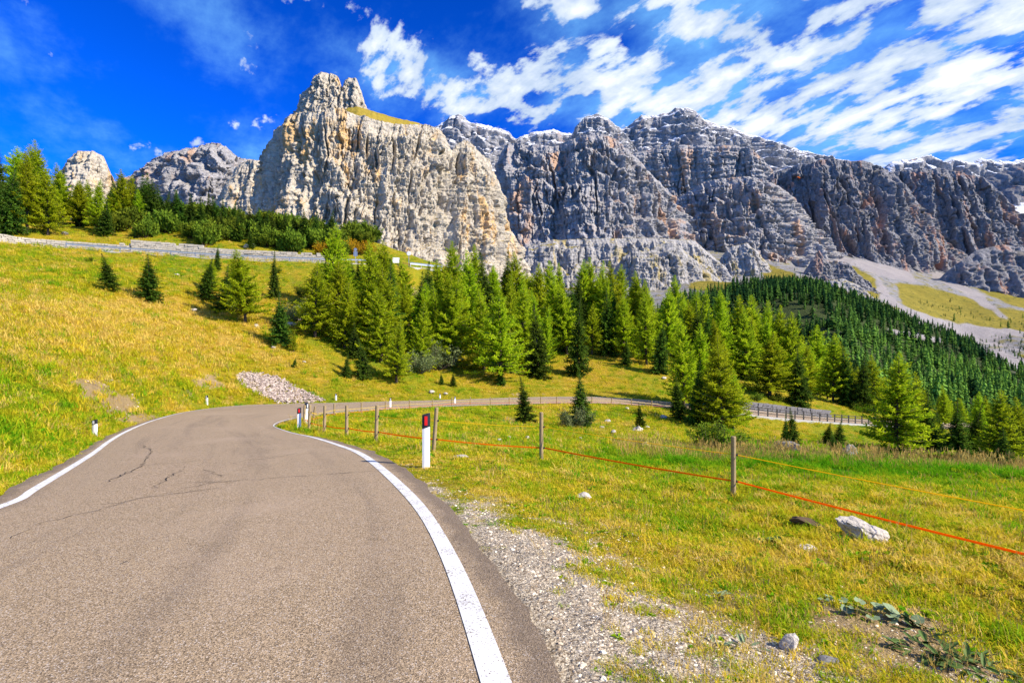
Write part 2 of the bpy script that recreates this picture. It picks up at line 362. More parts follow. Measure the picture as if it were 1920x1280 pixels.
def cover(x, y, px, py, d):
    """tint: 0 lush green .. 1 dry gold; soil and gravel: bare ground."""
    n1 = fbm(x/6, y/6, 2.2, 4); n2 = fbm(x/1.3, y/1.3, 9.2, 3)
    r = np.hypot(x, y)
    tint = 0.56+0.26*n1+0.24*n2
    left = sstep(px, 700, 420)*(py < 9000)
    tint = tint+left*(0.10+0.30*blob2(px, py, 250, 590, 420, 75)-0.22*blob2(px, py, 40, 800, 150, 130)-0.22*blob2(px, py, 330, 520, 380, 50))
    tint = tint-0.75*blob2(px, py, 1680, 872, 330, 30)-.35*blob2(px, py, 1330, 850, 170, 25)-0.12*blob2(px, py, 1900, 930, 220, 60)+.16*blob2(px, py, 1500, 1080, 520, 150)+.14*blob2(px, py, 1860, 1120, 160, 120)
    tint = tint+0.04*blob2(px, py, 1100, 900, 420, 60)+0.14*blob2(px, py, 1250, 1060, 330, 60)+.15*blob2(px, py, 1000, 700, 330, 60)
    soil = np.zeros_like(x)
    for cx, cy, rx, ry, a in ((175, 728, 44, 20, 1.15), (222, 756, 44, 20, 1.15), (265, 786, 46, 12, .95), (1300, 1130, 240, 100, .72), (1120, 1050, 140, 60, .55), (1480, 1220, 130, 60, .55), (250, 785, 60, 12, .8), (160, 728, 22, 12, .8), (390, 715, 28, 14, .8), (352, 738, 14, 8, .8), (1700, 1200, 130, 72, 1.35), (1570, 1160, 105, 58, 1.2), (1800, 1250, 110, 45, 1.0), (1780, 1235, 60, 35, .8), (970, 740, 50, 6, .6), (950, 790, 26, 9, .8), (780, 560, 16, 22, 1.0), (1330, 900, 40, 8, .6)):
        soil = np.maximum(soil, a*blob2(px, py, cx, cy, rx, ry))
    soil = soil+(0.40*n2+.3*fbm(x/.4, y/.4, 6.1, 3))*(soil > .1)
    grav = sstep(d, .85, 0.10)*sstep(d, -.6, .0)*sstep(r, 11, 4.5)+0.42*sstep(d, 1.9, .6)*sstep(d, 0, .8)*sstep(r, 7.5, 4)
    n3 = fbm(x/.45, y/.45, 3.9, 3)
    grav = grav*.95+0.35*sstep(d, 3.6, 1.2)*sstep(d, 0, .5)*sstep(r, 7.5, 3.6); grav = grav+(.45*n2+.40*n3)*(grav > .05)
    tint = tint+.16*n3*sstep(r, 30, 10)
    return np.clip(tint, 0, 1), np.clip(soil, 0, 1), np.clip(grav, 0, 1)
GRE = right_edge_d(GX, GY)
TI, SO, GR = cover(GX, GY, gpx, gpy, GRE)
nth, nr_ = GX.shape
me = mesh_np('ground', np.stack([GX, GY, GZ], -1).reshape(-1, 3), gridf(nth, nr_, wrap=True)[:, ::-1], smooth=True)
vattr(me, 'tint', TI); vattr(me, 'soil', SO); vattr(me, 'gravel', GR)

GRASS = [(0.0, (0.050, 0.150, 0.006)), (0.35, (0.150, 0.200, 0.010)), (0.6, (0.265, 0.240, 0.010)), (0.85, (0.370, 0.250, 0.016)), (1.0, (0.430, 0.280, 0.045))]
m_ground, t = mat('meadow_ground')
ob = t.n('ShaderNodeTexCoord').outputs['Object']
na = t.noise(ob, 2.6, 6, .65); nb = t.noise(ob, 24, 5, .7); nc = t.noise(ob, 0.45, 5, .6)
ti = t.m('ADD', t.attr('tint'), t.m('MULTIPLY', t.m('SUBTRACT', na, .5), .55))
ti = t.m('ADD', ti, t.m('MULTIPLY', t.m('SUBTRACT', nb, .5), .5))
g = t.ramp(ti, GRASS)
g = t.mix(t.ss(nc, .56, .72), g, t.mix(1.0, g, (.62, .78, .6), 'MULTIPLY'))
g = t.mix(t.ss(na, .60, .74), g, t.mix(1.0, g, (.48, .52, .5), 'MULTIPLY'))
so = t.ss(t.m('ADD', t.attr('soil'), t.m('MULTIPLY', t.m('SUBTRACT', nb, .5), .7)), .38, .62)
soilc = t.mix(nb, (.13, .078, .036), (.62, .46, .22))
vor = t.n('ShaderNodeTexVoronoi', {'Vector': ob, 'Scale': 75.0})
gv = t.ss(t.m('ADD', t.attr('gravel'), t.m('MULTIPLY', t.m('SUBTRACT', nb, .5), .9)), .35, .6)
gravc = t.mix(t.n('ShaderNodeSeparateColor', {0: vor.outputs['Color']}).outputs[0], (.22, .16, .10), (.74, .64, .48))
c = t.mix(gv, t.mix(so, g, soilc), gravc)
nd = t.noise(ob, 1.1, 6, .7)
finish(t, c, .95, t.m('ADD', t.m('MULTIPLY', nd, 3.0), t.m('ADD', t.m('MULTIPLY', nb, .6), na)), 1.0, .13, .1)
link('ground', me, m_ground, kind='structure')

# ------------------------------------------------------------------ road surface, lines, cracks
me = mesh_np('road', cross.reshape(-1, 3), gridf(NR, NT_), smooth=True)
vattr(me, 'across', np.tile(tt, NR)); vattr(me, 'along', np.repeat(arc, NT_))
m_road, t = mat('asphalt')
ob = t.n('ShaderNodeTexCoord').outputs['Object']
gr = t.n('ShaderNodeTexVoronoi', {'Vector': ob, 'Scale': 150.0}); grc = t.n('ShaderNodeSeparateColor', {0: gr.outputs['Color']}).outputs[0]
n1 = t.noise(ob, .6, 6, .6); n2 = t.noise(ob, 60, 4, .7); n4 = t.noise(ob, 5, 5, .7)
acr = t.attr('across'); alg = t.attr('along')
wh = t.noise(t.n('ShaderNodeCombineXYZ', {0: t.m('MULTIPLY', acr, 9), 1: t.m('MULTIPLY', alg, .12), 2: 0.0}).outputs[0], 1.0, 5, .6)
c = t.mix(grc, (.098, .069, .041), (.510, .374, .226))
c = t.mix(t.m('MULTIPLY', t.ss(grc, .90, .97), .8), c, (.50, .45, .40))
c = t.mix(t.ss(wh, .48, .70, 0, .30), c, (.085, .066, .053))
c = t.mix(t.ss(n1, .48, .72, 0, .35), c, (.42, .315, .22))
c = t.mix(t.ss(n4, .58, .74, 0, .22), c, (.085, .066, .05))
edge = t.m('ABSOLUTE', t.m('SUBTRACT', acr, .5))
c = t.mix(t.ss(t.m('ADD', edge, t.m('MULTIPLY', t.m('SUBTRACT', n4, .5), .06)), .455, .485, 0, .55), c, (.105, .080, .060))
finish(t, c, .82, t.m('ADD', gr.outputs['Distance'], n2), .55, .006, .25)
link('road', me, m_road, kind='structure')

m_line, t = mat('road_paint')
ob = t.n('ShaderNodeTexCoord').outputs['Object']
w1 = t.noise(ob, 70, 4, .7); w2 = t.noise(ob, 6, 4, .6)
wear = t.ss(t.m('ADD', w1, t.m('MULTIPLY', w2, .45)), .78, .86)
finish(t, t.mix(wear, t.mix(t.noise(ob, 2.2, 6, .7), (.50, .49, .46), (.86, .86, .84)), (.20, .16, .13)), .6, w1, .3, .004)
def strip(name, base, inner, width, m):
    d = (LC-RC)/wid; rows = []
    for i in range(NR):
        a = base[i]+d[i]*inner; b = base[i]+d[i]*(inner+width); rows += [a, b]
    V = np.array(rows); V[:, 2] += .005+.030*math.sin(math.pi*.47/6.5)
    link(name, mesh_np(name, V, gridf(NR, 2), smooth=True), m, kind='structure')
strip('edge_line', RC, 0.0, .15, m_line)
strip('edge_line', LC, -0.15, .15, m_line)

m_crack = plain('crack_tar', (.045, .037, .031), .9)
rb = kdtree.KDTree(NR*NT_)
for i, p in enumerate(cross.reshape(-1, 3)): rb.insert(p*np.array([1, 1, 0]), i)
rb.balance()
def road_z(x, y):
    tot = 0; s = 0
    for c, k, dd in rb.find_n((x, y, 0), 4): w = 1/(dd+1e-3); tot += w*cross.reshape(-1, 3)[k][2]; s += w
    return tot/s
def onroad(px, py):
    Yg = 1.7*F/(py-HZ)
    for _ in range(6):
        x = (px-960)/F*Yg; Yg = (CZ-road_z(x, Yg))*F/(py-HZ)
    return np.array([(px-960)/F*Yg, Yg])
crk = [[(1655/2, 875), (740, 880), (660, 886), (600, 890), (520, 896), (450, 901), (400, 905), (335, 917)], [(455, 900), (400, 903), (340, 905)], [(270, 835), (286, 846), (275, 860), (266, 873), (248, 880), (232, 890), (200, 905)], [(268, 873), (320, 868), (372, 864)], [(345, 878), (335, 884), (316, 895), (304, 905), (290, 912), (288, 918)], [(345, 877), (330, 874)], [(380, 880), (395, 885), (416, 893)], [(230, 892), (250, 882)], [(60, 985), (120, 970), (180, 957), (240, 940)], [(190, 945), (240, 938), (330, 925), (420, 914)], [(225, 1058), (240, 1052)], [(445, 865), (500, 860), (560, 850)], [(440, 867), (446, 870)], [(20, 1010), (60, 990)]]
mb = MB()
for ci, ln in enumerate(crk):
    pts = []
    g2 = [onroad(*p) for p in ln]
    for a, b in zip(g2[:-1], g2[1:]):
        n = max(2, int(np.linalg.norm(b-a)/.10))
        for k in range(n): pts.append(a+(b-a)*k/n)
    pts.append(g2[-1]); pts = np.array(pts)
    pts[1:-1] += rng.normal(0, .028, pts[1:-1].shape)
    wd = rng.uniform(.002, .009, len(pts))*(1.3 if ci in (2, 4) else .9); wd[0] = wd[-1] = .002
    v = []
    for i, p in enumerate(pts):
        dv = pts[min(i+1, len(pts)-1)]-pts[max(i-1, 0)]; nv = np.array([-dv[1], dv[0]])/(np.linalg.norm(dv)+1e-9)
        for sg in (-1, 1):
            xy = p+nv*wd[i]*sg; v.append((xy[0], xy[1], road_z(*xy)+.006))
    k = len(mb.v); mb.v += v; mb.f += [(k+2*i, k+2*i+1, k+2*i+3, k+2*i+2) for i in range(len(pts)-1)]
link('road_crack', mb.mesh('road_crack'), m_crack, kind='structure')

# ================================================================== FAR GROUND: valley, spur, scree
FP = [(1200, 600, 560), (1330, 576, 600), (1400, 562, 640), (1450, 550, 650), (1500, 546, 650), (1560, 566, 640), (1620, 588, 640), (1700, 614, 640), (1760, 636, 640), (1830, 664, 640),
      (1400, 625, 520), (1440, 650, 500), (1520, 572, 570), (1537, 612, 490), (1552, 655, 430), (1575, 700, 370), (1465, 680, 510), (1475, 700, 460), (1440, 690, 440),
      (1600, 640, 500), (1640, 705, 400), (1700, 698, 440), (1800, 736, 390), (1900, 774, 340), (1700, 654, 560), (1800, 692, 520), (1900, 730, 480), (1760, 770, 300), (1600, 740, 310), (1980, 800, 300),
      (1910, 700, 640), (1840, 662, 760), (1765, 640, 820), (1930, 672, 800), (1900, 640, 960), (1800, 626, 1000), (1750, 616, 950), (1900, 600, 1150), (1800, 590, 1150), (1700, 570, 1080), (1650, 540, 1200), (1600, 532, 1150), (1500, 522, 1100), (1560, 540, 900), (1640, 575, 880),
      (1450, 500, 1350), (1560, 482, 1500), (1680, 508, 1500), (1760, 515, 1600), (1850, 505, 1850), (1950, 500, 1950), (1300, 535, 1000), (1150, 505, 1150), (1000, 480, 1200), (1250, 490, 1200), (1400, 505, 1250), (1380, 525, 1100),
      (1750, 540, 1350), (1850, 540, 1500), (1950, 560, 1450), (2150, 640, 900), (2150, 560, 1500), (2200, 760, 420), (2300, 505, 2000), (800, 540, 900), (900, 530, 950), (650, 475, 520), (800, 530, 520), (950, 560, 560), (0, 470, 700), (300, 470, 700), (480, 470, 620), (1100, 570, 700), (1000, 560, 800)]
fctrl = [P(*g) for g in FP]+[(-150, 190, 22), (-300, 200, 55), (0, 200, 0), (100, 200, -26), (200, 200, -52), (300, 200, -70), (0, 350, 24), (-200, 350, 60), (150, 300, -40), (-500, 300, 90), (-900, 700, 200), (500, 180, -80), (700, 300, -70), (-400, 1300, 330), (-900, 1500, 400), (0, 1600, 360)]
ftps = TPS(fctrl, lam=0.001, scale=300.0)
def far_ground(x, y):
    r = np.hypot(x, y); z = ftps(x, y)
    return z+sstep(r, 300, 900)*(9*fbm(x/130, y/130, .3, 4)+2.5*np.abs(fbm(x/28, y/28, 4.3, 3)))-1.0+2.2*fbm(x/40, y/40, 3.3, 3)
fth = np.radians(np.linspace(-58, 58, 520)); fr = np.geomspace(150, 2600, 270)
FT, FR = np.meshgrid(fth, fr, indexing='ij'); FX, FY = FR*np.sin(FT), FR*np.cos(FT)
FZ = far_ground(FX, FY)
fpx, fpy = 960+F*FX/FY, HZ-F*(FZ-CZ)/FY
GRAVELS = [[(1648, 512), (1660, 540), (1668, 555), (1690, 572), (1740, 592), (1790, 604), (1850, 612), (1920, 620), (2000, 630), (2000, 650), (1900, 632), (1835, 640), (1790, 628), (1740, 612), (1700, 600), (1672, 582), (1652, 556), (1640, 520)],
           [(1655, 612), (1700, 622), (1770, 634), (1765, 644), (1715, 634), (1670, 624)], [(1828, 656), (1870, 652), (1920, 674), (1980, 700), (1980, 722), (1920, 694), (1870, 676)], [(1740, 500), (1780, 520), (1850, 556), (1848, 562), (1790, 540), (1750, 522)], [(1810, 642), (1860, 640), (1920, 650), (1920, 656), (1860, 646)],
           [(1560, 480), (1700, 500), (1720, 530), (1660, 520), (1600, 500), (1545, 495)], [(1320, 500), (1372, 532), (1340, 520)], [(1760, 505), (1900, 600), (1890, 602), (1820, 560)]]
GRASSES = [[(1425, 490), (1490, 515), (1510, 535), (1440, 535)], [(1590, 490), (1640, 520), (1655, 560), (1600, 560), (1560, 545), (1500, 535), (1560, 515)], [(1680, 530), (1760, 540), (1860, 570), (2000, 600), (2000, 640), (1880, 622), (1760, 600), (1690, 575)], [(1770, 510), (1850, 530), (2000, 570), (2000, 600), (1890, 570)], [(1300, 505), (1380, 530), (1400, 545), (1290, 545)], [(1880, 655), (2000, 690), (2000, 700), (1900, 664)]]
def soft(polys, px, py, j=0):
    wx = 9*fbm(FX/45, FY/45, 5+j, 3); wy = 4*fbm(FX/45, FY/45, 15+j, 3); o = np.zeros(px.shape, bool)
    for p in polys: o |= inpoly(px+wx, py+wy, p)
    return o
gravf = soft(GRAVELS, fpx, fpy); grasf = soft(GRASSES, fpx, fpy, 2) & ~gravf
FORESTP = [(1180, 600), (1330, 548), (1400, 534), (1450, 524), (1500, 522), (1560, 542), (1620, 562), (1700, 590), (1760, 612), (1830, 642), (1818, 654), (1920, 705), (2010, 760), (2010, 900), (1200, 900)]
forf = inpoly(fpx, fpy, FORESTP) | (FR < 330)
me = mesh_np('valley', np.stack([FX, FY, FZ], -1).reshape(-1, 3), gridf(len(fth), len(fr))[:, ::-1], smooth=True)
def blur(a, n=2):
    a = a.astype(float)
    for _ in range(n): a[1:-1, 1:-1] = (a[1:-1, 1:-1]*2+a[:-2, 1:-1]+a[2:, 1:-1]+a[1:-1, :-2]+a[1:-1, 2:])/6
    return a
gravf, grasf, forf = blur(gravf), blur(grasf, 4), blur(forf)
vattr(me, 'scree', gravf); vattr(me, 'sward', grasf); vattr(me, 'wood', forf)
m_val, t = mat('valley_ground')
ob = t.n('ShaderNodeTexCoord').outputs['Object']
na = t.noise(ob, .05, 6, .6); nb = t.noise(ob, .35, 5, .7); nc = t.noise(ob, .012, 4, .6)
rock = t.mix(nb, (.12, .118, .125), (.34, .325, .315)); rock = t.mix(t.ss(na, .5, .62, 0, .75), rock, t.mix(nb, (.12, .12, .035), (.30, .24, .055)))
smallbush = t.ss(t.noise(ob, .12, 5, .7), .56, .62, 0, .85)
scr = t.mix(nb, (.16, .146, .142), (.39, .355, .335)); sw = t.mix(na, (.10, .105, .018), (.33, .25, .042)); wd = t.mix(nb, (.018, .035, .012), (.075, .09, .03))
c = t.mix(t.ss(t.m('ADD', t.attr('sward'), t.m('MULTIPLY', t.m('SUBTRACT', nb, .5), .8)), .35, .65), rock, sw)
c = t.mix(smallbush, c, (.035, .055, .018)); c = t.mix(t.attr('wood'), c, wd); c = t.mix(t.ss(t.m('ADD', t.attr('scree'), t.m('MULTIPLY', t.m('SUBTRACT', nb, .5), 1.1)), .35, .65), c, scr)
finish(t, c, .95, t.m('ADD', nb, na), .9, 2.0, .05)
link('valley', me, m_val, kind='structure')

# ================================================================== MOUNTAINS
def rockmat(name, lo, hi, ochre, dark, ochre_amt, flat=None, snow=None, sc=1.0, shade=1.0):
    m, t = mat(name)
    ob = t.n('ShaderNodeTexCoord').outputs['Object']
    st = t.mapv(ob, (1, 1, .22))                                             # stains run down the face
    n1 = t.noise(st, .030*sc, 6, .62, .4); n2 = t.noise(ob, .16*sc, 6, .68); n3 = t.noise(st, .11*sc, 6, .66, .3); n5 = t.noise(ob, .55*sc, 5, .7)
    bed = t.noise(t.mapv(ob, (.25, .25, 2.2)), .09*sc, 6, .65)
    c = t.mix(t.ss(n2, .3, .7), lo, hi)
    c = t.mix(t.ss(n1, .62-ochre_amt*.3, .72-ochre_amt*.2, 0, .85), c, t.mix(n2, ochre, tuple(min(1, k*1.35) for k in ochre)))
    c = t.mix(t.ss(n3, .58, .72, 0, .60), c, dark)
    c = t.mix(t.ss(bed, .60, .72, 0, .30), c, dark)
    c = t.mix(t.ss(n5, .52, .66, .0, .55), c, t.mix(1.0, c, (.42, .42, .46), 'MULTIPLY'))
    nz = t.n('ShaderNodeSeparateXYZ', {0: t.n('ShaderNodeNewGeometry').outputs['Normal']}).outputs[2]
    if flat: c = t.mix(t.ss(t.m('ADD', nz, t.m('MULTIPLY', t.m('SUBTRACT', n2, .5), .5)), flat[0], flat[0]+.1), c, t.mix(n5, flat[1], flat[2]))
    if snow: c = t.mix(t.ss(t.m('ADD', nz, t.m('MULTIPLY', t.m('SUBTRACT', n2, .5), .7)), snow, snow+.08), c, (.80, .82, .86))
    h = t.m('ADD', t.m('ADD', t.m('MULTIPLY', n3, 1.2), n2), t.m('ADD', t.m('MULTIPLY', n5, .5), t.m('MULTIPLY', bed, .8)))
    h = t.m('ADD', h, t.m('MULTIPLY', t.noise(ob, 1.3*sc, 4, .75), .30))
    finish(t, c, .95, h, 1.0, 3.0/sc, .05)
    return m
GOLD = ((.20, .16, .02), (.40, .28, .05))
m_bastion = rockmat('pale_dolomite', (.375, .33, .255), (.65, .57, .435), (.60, .37, .14), (.12, .125, .14), .30, (.80, *GOLD), sc=1.6)
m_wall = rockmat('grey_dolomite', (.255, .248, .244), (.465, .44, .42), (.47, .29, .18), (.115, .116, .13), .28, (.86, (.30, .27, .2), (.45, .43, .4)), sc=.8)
m_shade = rockmat('shaded_dolomite', (.165, .165, .175), (.33, .315, .31), (.40, .215, .14), (.095, .10, .12), .30, (.88, (.28, .27, .25), (.42, .4, .38)), sc=.7)  # darker dolomite copy: shade on the right-hand walls is put into the colour
m_high = rockmat('high_dolomite', (.22, .22, .23), (.40, .39, .385), (.38, .26, .19), (.11, .115, .13), .05, None, .64, sc=.5)
m_knoll = rockmat('knoll_rock', (.25, .24, .225), (.50, .47, .43), (.36, .28, .10), (.08, .085, .08), .25, (.80, (.12, .12, .02), (.36, .27, .05)), sc=1.3)

m_alp, t = mat('alpine_grass'); nq = t.noise(t.n('ShaderNodeTexCoord').outputs['Object'], .3, 5, .7); finish(t, t.mix(nq, *GOLD), .95, nq, .6, 1.0, .05)

def facets(u, v, seed):
    """Rock broken into tilted flat faces: each cell of a jittered net has its own offset and slope; also the nearness to a crack."""
    iu, iv = np.floor(u).astype(np.int64), np.floor(v).astype(np.int64); best = np.full(u.shape, 9.0); sec = np.full(u.shape, 9.0); val = np.zeros(u.shape)
    tab = np.random.default_rng(seed).random((4096, 5))
    for a in (-1, 0, 1):
        for b in (-1, 0, 1):
            k = _PERM[(_PERM[(iu+a+seed*13) & 4095]+iv+b) & 4095]; q = tab[k]
            du, dv = u-(iu+a+q[..., 0]), v-(iv+b+q[..., 1]); d2 = du*du+dv*dv
            z = (q[..., 2]-.5)+1.3*(q[..., 3]-.5)*du+.5*(q[..., 4]-.35)*dv
            nb_ = d2 < best; sec = np.where(nb_, best, np.minimum(sec, d2)); val = np.where(nb_, z, val); best = np.where(nb_, d2, best)
    return val, sstep(np.sqrt(sec)-np.sqrt(best), .10, 0)

def mountain(name, prof, base, dep, m, nu, nv, seed, amp=1.0, apron=(.3, .6), terr=0.35, jag=2.0, power=1.0, sig=1.0, gully=1.0, extra=None, bands=5, strata=1.0):
    """A rock face from its ridge line: prof = (photo column, ridge row, distance); the foot stands dep metres in front."""
    nu, nv = int(nu*.72), int(nv*.74)
    pr = np.array(prof, float); px = np.linspace(pr[0, 0], pr[-1, 0], nu)
    top = np.interp(px, pr[:, 0], pr[:, 1]); Yt = np.interp(px, pr[:, 0], pr[:, 2])
    for _ in range(max(1, nu//150)): Yt[1:-1] = (Yt[:-2]+2*Yt[1:-1]+Yt[2:])/4
    k = np.ones(max(3, nu//40)); k /= len(k); Yt = np.convolve(np.pad(Yt, len(k)//2, 'edge'), k, 'same')[len(k)//2:len(k)//2+nu]
    b = np.interp(px, *zip(*base)) if not np.isscalar(base) else np.full(nu, float(base))
    X0 = (px-960)/F*Yt; zt = CZ+(HZ-top)/F*Yt
    s = np.r_[0, np.cumsum(np.hypot(np.diff(X0), np.diff(Yt)))]; L = sig*np.median(Yt)/40.0        # typical rib width
    zt = zt+jag*np.median(Yt)/F*(1.3*fbm(s/L*.9, seed, 0, 2)+np.abs(fbm(s/L*2.6, seed+4, 0, 3))*1.2)
    Yb = Yt-dep; zb = CZ+(HZ-b)/F*Yb
    tx, ty = np.gradient(X0), np.gradient(Yt); ln = np.hypot(tx, ty)+1e-6; nx, ny = ty/ln, -tx/ln
    v = np.linspace(0, 1, nv); U, V = np.meshgrid(np.arange(nu), v, indexing='ij')
    S = s[U]; ztm = np.maximum(zt, zb+4)[:, None]; Zg = zb[:, None]+(ztm-zb[:, None])*V
    a, g = apron
    wob = .05*fbm(S/L/3, V*2, seed+.7, 3)
    Va = np.clip(V+wob*np.sin(V*math.pi), 0, 1)
    G = np.where(Va < a, g*(Va/a), g+(1-g)*((Va-a)/(1-a))**power)
    tq = Va*bands+.9*fbm(S/L/2.5, V*1.5, seed+9, 3); G = G+terr/bands*(sstep(tq-np.floor(tq), .62, 1.0)-(tq-np.floor(tq)))*sstep(V, .02, .15)*sstep(1-V, .0, .1)
    Yg = Yb[:, None]+(Yt-Yb)[:, None]*G
    hs = Zg/L
    big = fbm(S/L/2.2, hs/9, seed+2, 3)
    rib = 1-2*np.abs(pnoise(S/L+.6*big, hs/4.5, seed+3)); rib2 = 1-2*np.abs(fbm(S/L*2.3+.5*big, hs/2.2, seed+5, 2))
    fine = fbm(S/L*5, hs*2.2, seed+6, 4, .6); fine2 = np.abs(fbm(S/L*11, hs*6, seed+8, 3, .6))
    gl = np.abs(pnoise(S/L*.75+.5*big, hs/14, seed+11)); gul = sstep(gl, .10, 0.0)
    blk = np.abs(fbm(S/L*1.5+.4*big, hs*1.1, seed+21, 3)); brk = sstep(fbm(S/L/1.5, hs/2.5, seed+23, 2), -.15, .25)
    slab = fbm(S/L*.8+hs*.5, hs*.7-S/L*.3, seed+25, 2); slab = np.round(slab*4+.35*fine)/4
    bq = Zg/(L*.30)+.9*pnoise(S/L*.5, Zg/L*.3, seed+31)+.15*S/L; bed_ = np.tanh(3.5*pnoise(bq, S/L*.22, seed+33)); bed2 = np.tanh(4*pnoise(bq*2.6, S/L*.5, seed+35))
    wu, wv = .35*fbm(S/L*1.7, hs*.8, seed+41, 3), .35*fbm(S/L*1.7, hs*.8, seed+43, 3)
    fa, ca = facets(S/L*.95+wu, hs*.20+wv, int(seed)); fb, cb = facets(S/L*2.7+2*wu, hs*.62+2*wv, int(seed)+1); fc, cc = facets(S/L*7+3*wu, hs*2.2+3*wv, int(seed)+2)
    D = L*amp*(.72*big+.52*fa-.16*ca+.26*fb-.06*cb+.11*fc-.02*cc+(.04+.14*brk)*rib+.05*rib2+.07*fine-.05*fine2-.06*blk+.10*slab+strata*(.085*bed_+.045*bed2)-.5*gully*gul*brk)
    D = D*(.35+.65*sstep(V, 0, .12))*(1-.65*sstep(V, .86, 1.0))
    if extra is not None: D = D+extra(px[U], V, S, Zg)*1.0
    Xg = X0[:, None]+nx[:, None]*D; Yg = Yg+ny[:, None]*D
    Zg = Zg+L*.05*fbm(S/L*3, hs*3, seed+13, 3)*sstep(V, .05, .2)
    nb = 7; w = np.arange(1, nb+1)/nb                                       # the far side goes down again
    hgt = (ztm-zb[:, None])
    Xb = np.repeat(Xg[:, -1:], nb, 1)*(1+.0*w); Yb2 = Yg[:, -1:]+hgt*(.12*w+.45*w**2); Zb2 = Zg[:, -1:]-hgt*(.03*w+.9*w**2)
    Xg, Yg, Zg = (np.concatenate(q, 1) for q in ((Xg, Xb), (Yg, Yb2), (Zg, Zb2)))
    me = mesh_np(name, np.stack([Xg, Yg, Zg], -1).reshape(-1, 3), gridf(nu, nv+nb), smooth=False)
    return link(name, me, m, kind='structure')

# summit plateau far behind
mountain('mountain', [(770, 262, 2550), (800, 250, 2600), (825, 234, 2600), (848, 218, 2600), (862, 215, 2600), (880, 228, 2600), (920, 237, 2600), (955, 248, 2650), (968, 262, 2650), (985, 253, 2650), (1010, 246, 2650), (1040, 243, 2650), (1058, 250, 2650), (1075, 252, 2650), (1140, 250, 2650), (1178, 236, 2600), (1200, 219, 2600), (1225, 217, 2600), (1250, 213, 2580), (1266, 205, 2570), (1285, 202, 2560), (1305, 209, 2560), (1320, 223, 2560), (1345, 236, 2560), (1370, 239, 2560), (1400, 251, 2560), (1440, 263, 2560), (1470, 273, 2560), (1510, 284, 2560), (1545, 293, 2560), (1575, 300, 2560), (1620, 312, 2560)],
         370, 420, m_high, 640, 190, 31, strata=3.0, amp=.45, apron=(.3, .5), terr=.8, jag=2.2, sig=.7, bands=6)
mountain('mountain', [(1062, 270, 2250), (1072, 252, 2230), (1082, 236, 2200), (1097, 220, 2200), (1118, 213, 2200), (1140, 223, 2200), (1162, 241, 2220), (1180, 262, 2250), (1205, 300, 2250)],
         330, 170, m_high, 200, 140, 37, strata=3.0, amp=.42, apron=(.3, .5), terr=.8, jag=1.6, sig=.6, bands=5)
mountain('mountain', [(1620, 335, 2900), (1655, 318, 2900), (1672, 304, 2900), (1700, 301, 2900), (1716, 296, 2900), (1745, 291, 2900), (1762, 300, 2900), (1772, 307, 2900), (1786, 298, 2900), (1808, 303, 2900), (1818, 308, 2900), (1835, 298, 2900), (1860, 301, 2900), (1900, 304, 2900), (1928, 294, 2900), (1990, 290, 2900), (2150, 300, 2900)],
         400, 700, m_high, 340, 110, 41, amp=.45, apron=(.55, .85), terr=.5, jag=2.6, sig=.45)
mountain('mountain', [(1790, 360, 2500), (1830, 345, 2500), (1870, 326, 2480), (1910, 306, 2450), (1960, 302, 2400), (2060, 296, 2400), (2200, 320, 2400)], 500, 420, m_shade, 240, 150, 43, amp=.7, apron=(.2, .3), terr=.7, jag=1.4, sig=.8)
# upper middle wall under the snow terrace, then its lower tier
mountain('mountain', [(1165, 300, 2150), (1185, 287, 2130), (1220, 280, 2120), (1262, 274, 2100), (1300, 271, 2080), (1350, 272, 2060), (1400, 274, 2040), (1420, 288, 2020), (1445, 315, 2020), (1470, 345, 2030)],
         405, 60, m_wall, 380, 200, 47, strata=1.8, amp=.7, apron=(.15, .2), terr=.5, jag=1.2, sig=.8, gully=1.2)
mountain('mountain', [(1205, 440, 1700), (1235, 402, 1680), (1270, 374, 1660), (1310, 347, 1640), (1340, 337, 1620), (1380, 332, 1600), (1430, 336, 1590), (1455, 346, 1600), (1482, 362, 1620), (1500, 400, 1640), (1520, 440, 1660)],
         [(1205, 520), (1350, 525), (1520, 505)], 230, m_wall, 480, 280, 53, strata=1.6, amp=.9, apron=(.25, .35), terr=.7, jag=1.2, sig=.85)
mountain('mountain', [(930, 335, 1480), (940, 287, 1440), (952, 269, 1420), (968, 266, 1400), (985, 272, 1390), (1010, 273, 1380), (1040, 276, 1370), (1060, 264, 1360), (1085, 256, 1350), (1110, 252, 1340), (1135, 253, 1340), (1155, 264, 1340), (1172, 277, 1350), (1190, 292, 1360), (1210, 317, 1370), (1232, 337, 1380), (1252, 357, 1400), (1264, 384, 1420), (1275, 420, 1450), (1282, 455, 1470)],
         [(930, 475), (1000, 462), (1100, 458), (1290, 480)], 150, m_wall, 640, 360, 59, strata=.7, amp=1.0, apron=(.10, .22), terr=.75, jag=1.0, sig=.95, gully=1.3)
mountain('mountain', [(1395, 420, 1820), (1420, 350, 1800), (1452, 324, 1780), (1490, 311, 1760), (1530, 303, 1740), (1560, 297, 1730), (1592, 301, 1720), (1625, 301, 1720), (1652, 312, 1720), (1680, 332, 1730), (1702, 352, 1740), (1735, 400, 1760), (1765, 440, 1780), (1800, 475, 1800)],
         [(1395, 510), (1560, 495), (1700, 520), (1800, 500)], 130, m_shade, 560, 320, 61, strata=.45, amp=1.1, apron=(.12, .3), terr=.35, jag=1.2, sig=.9, gully=1.5)
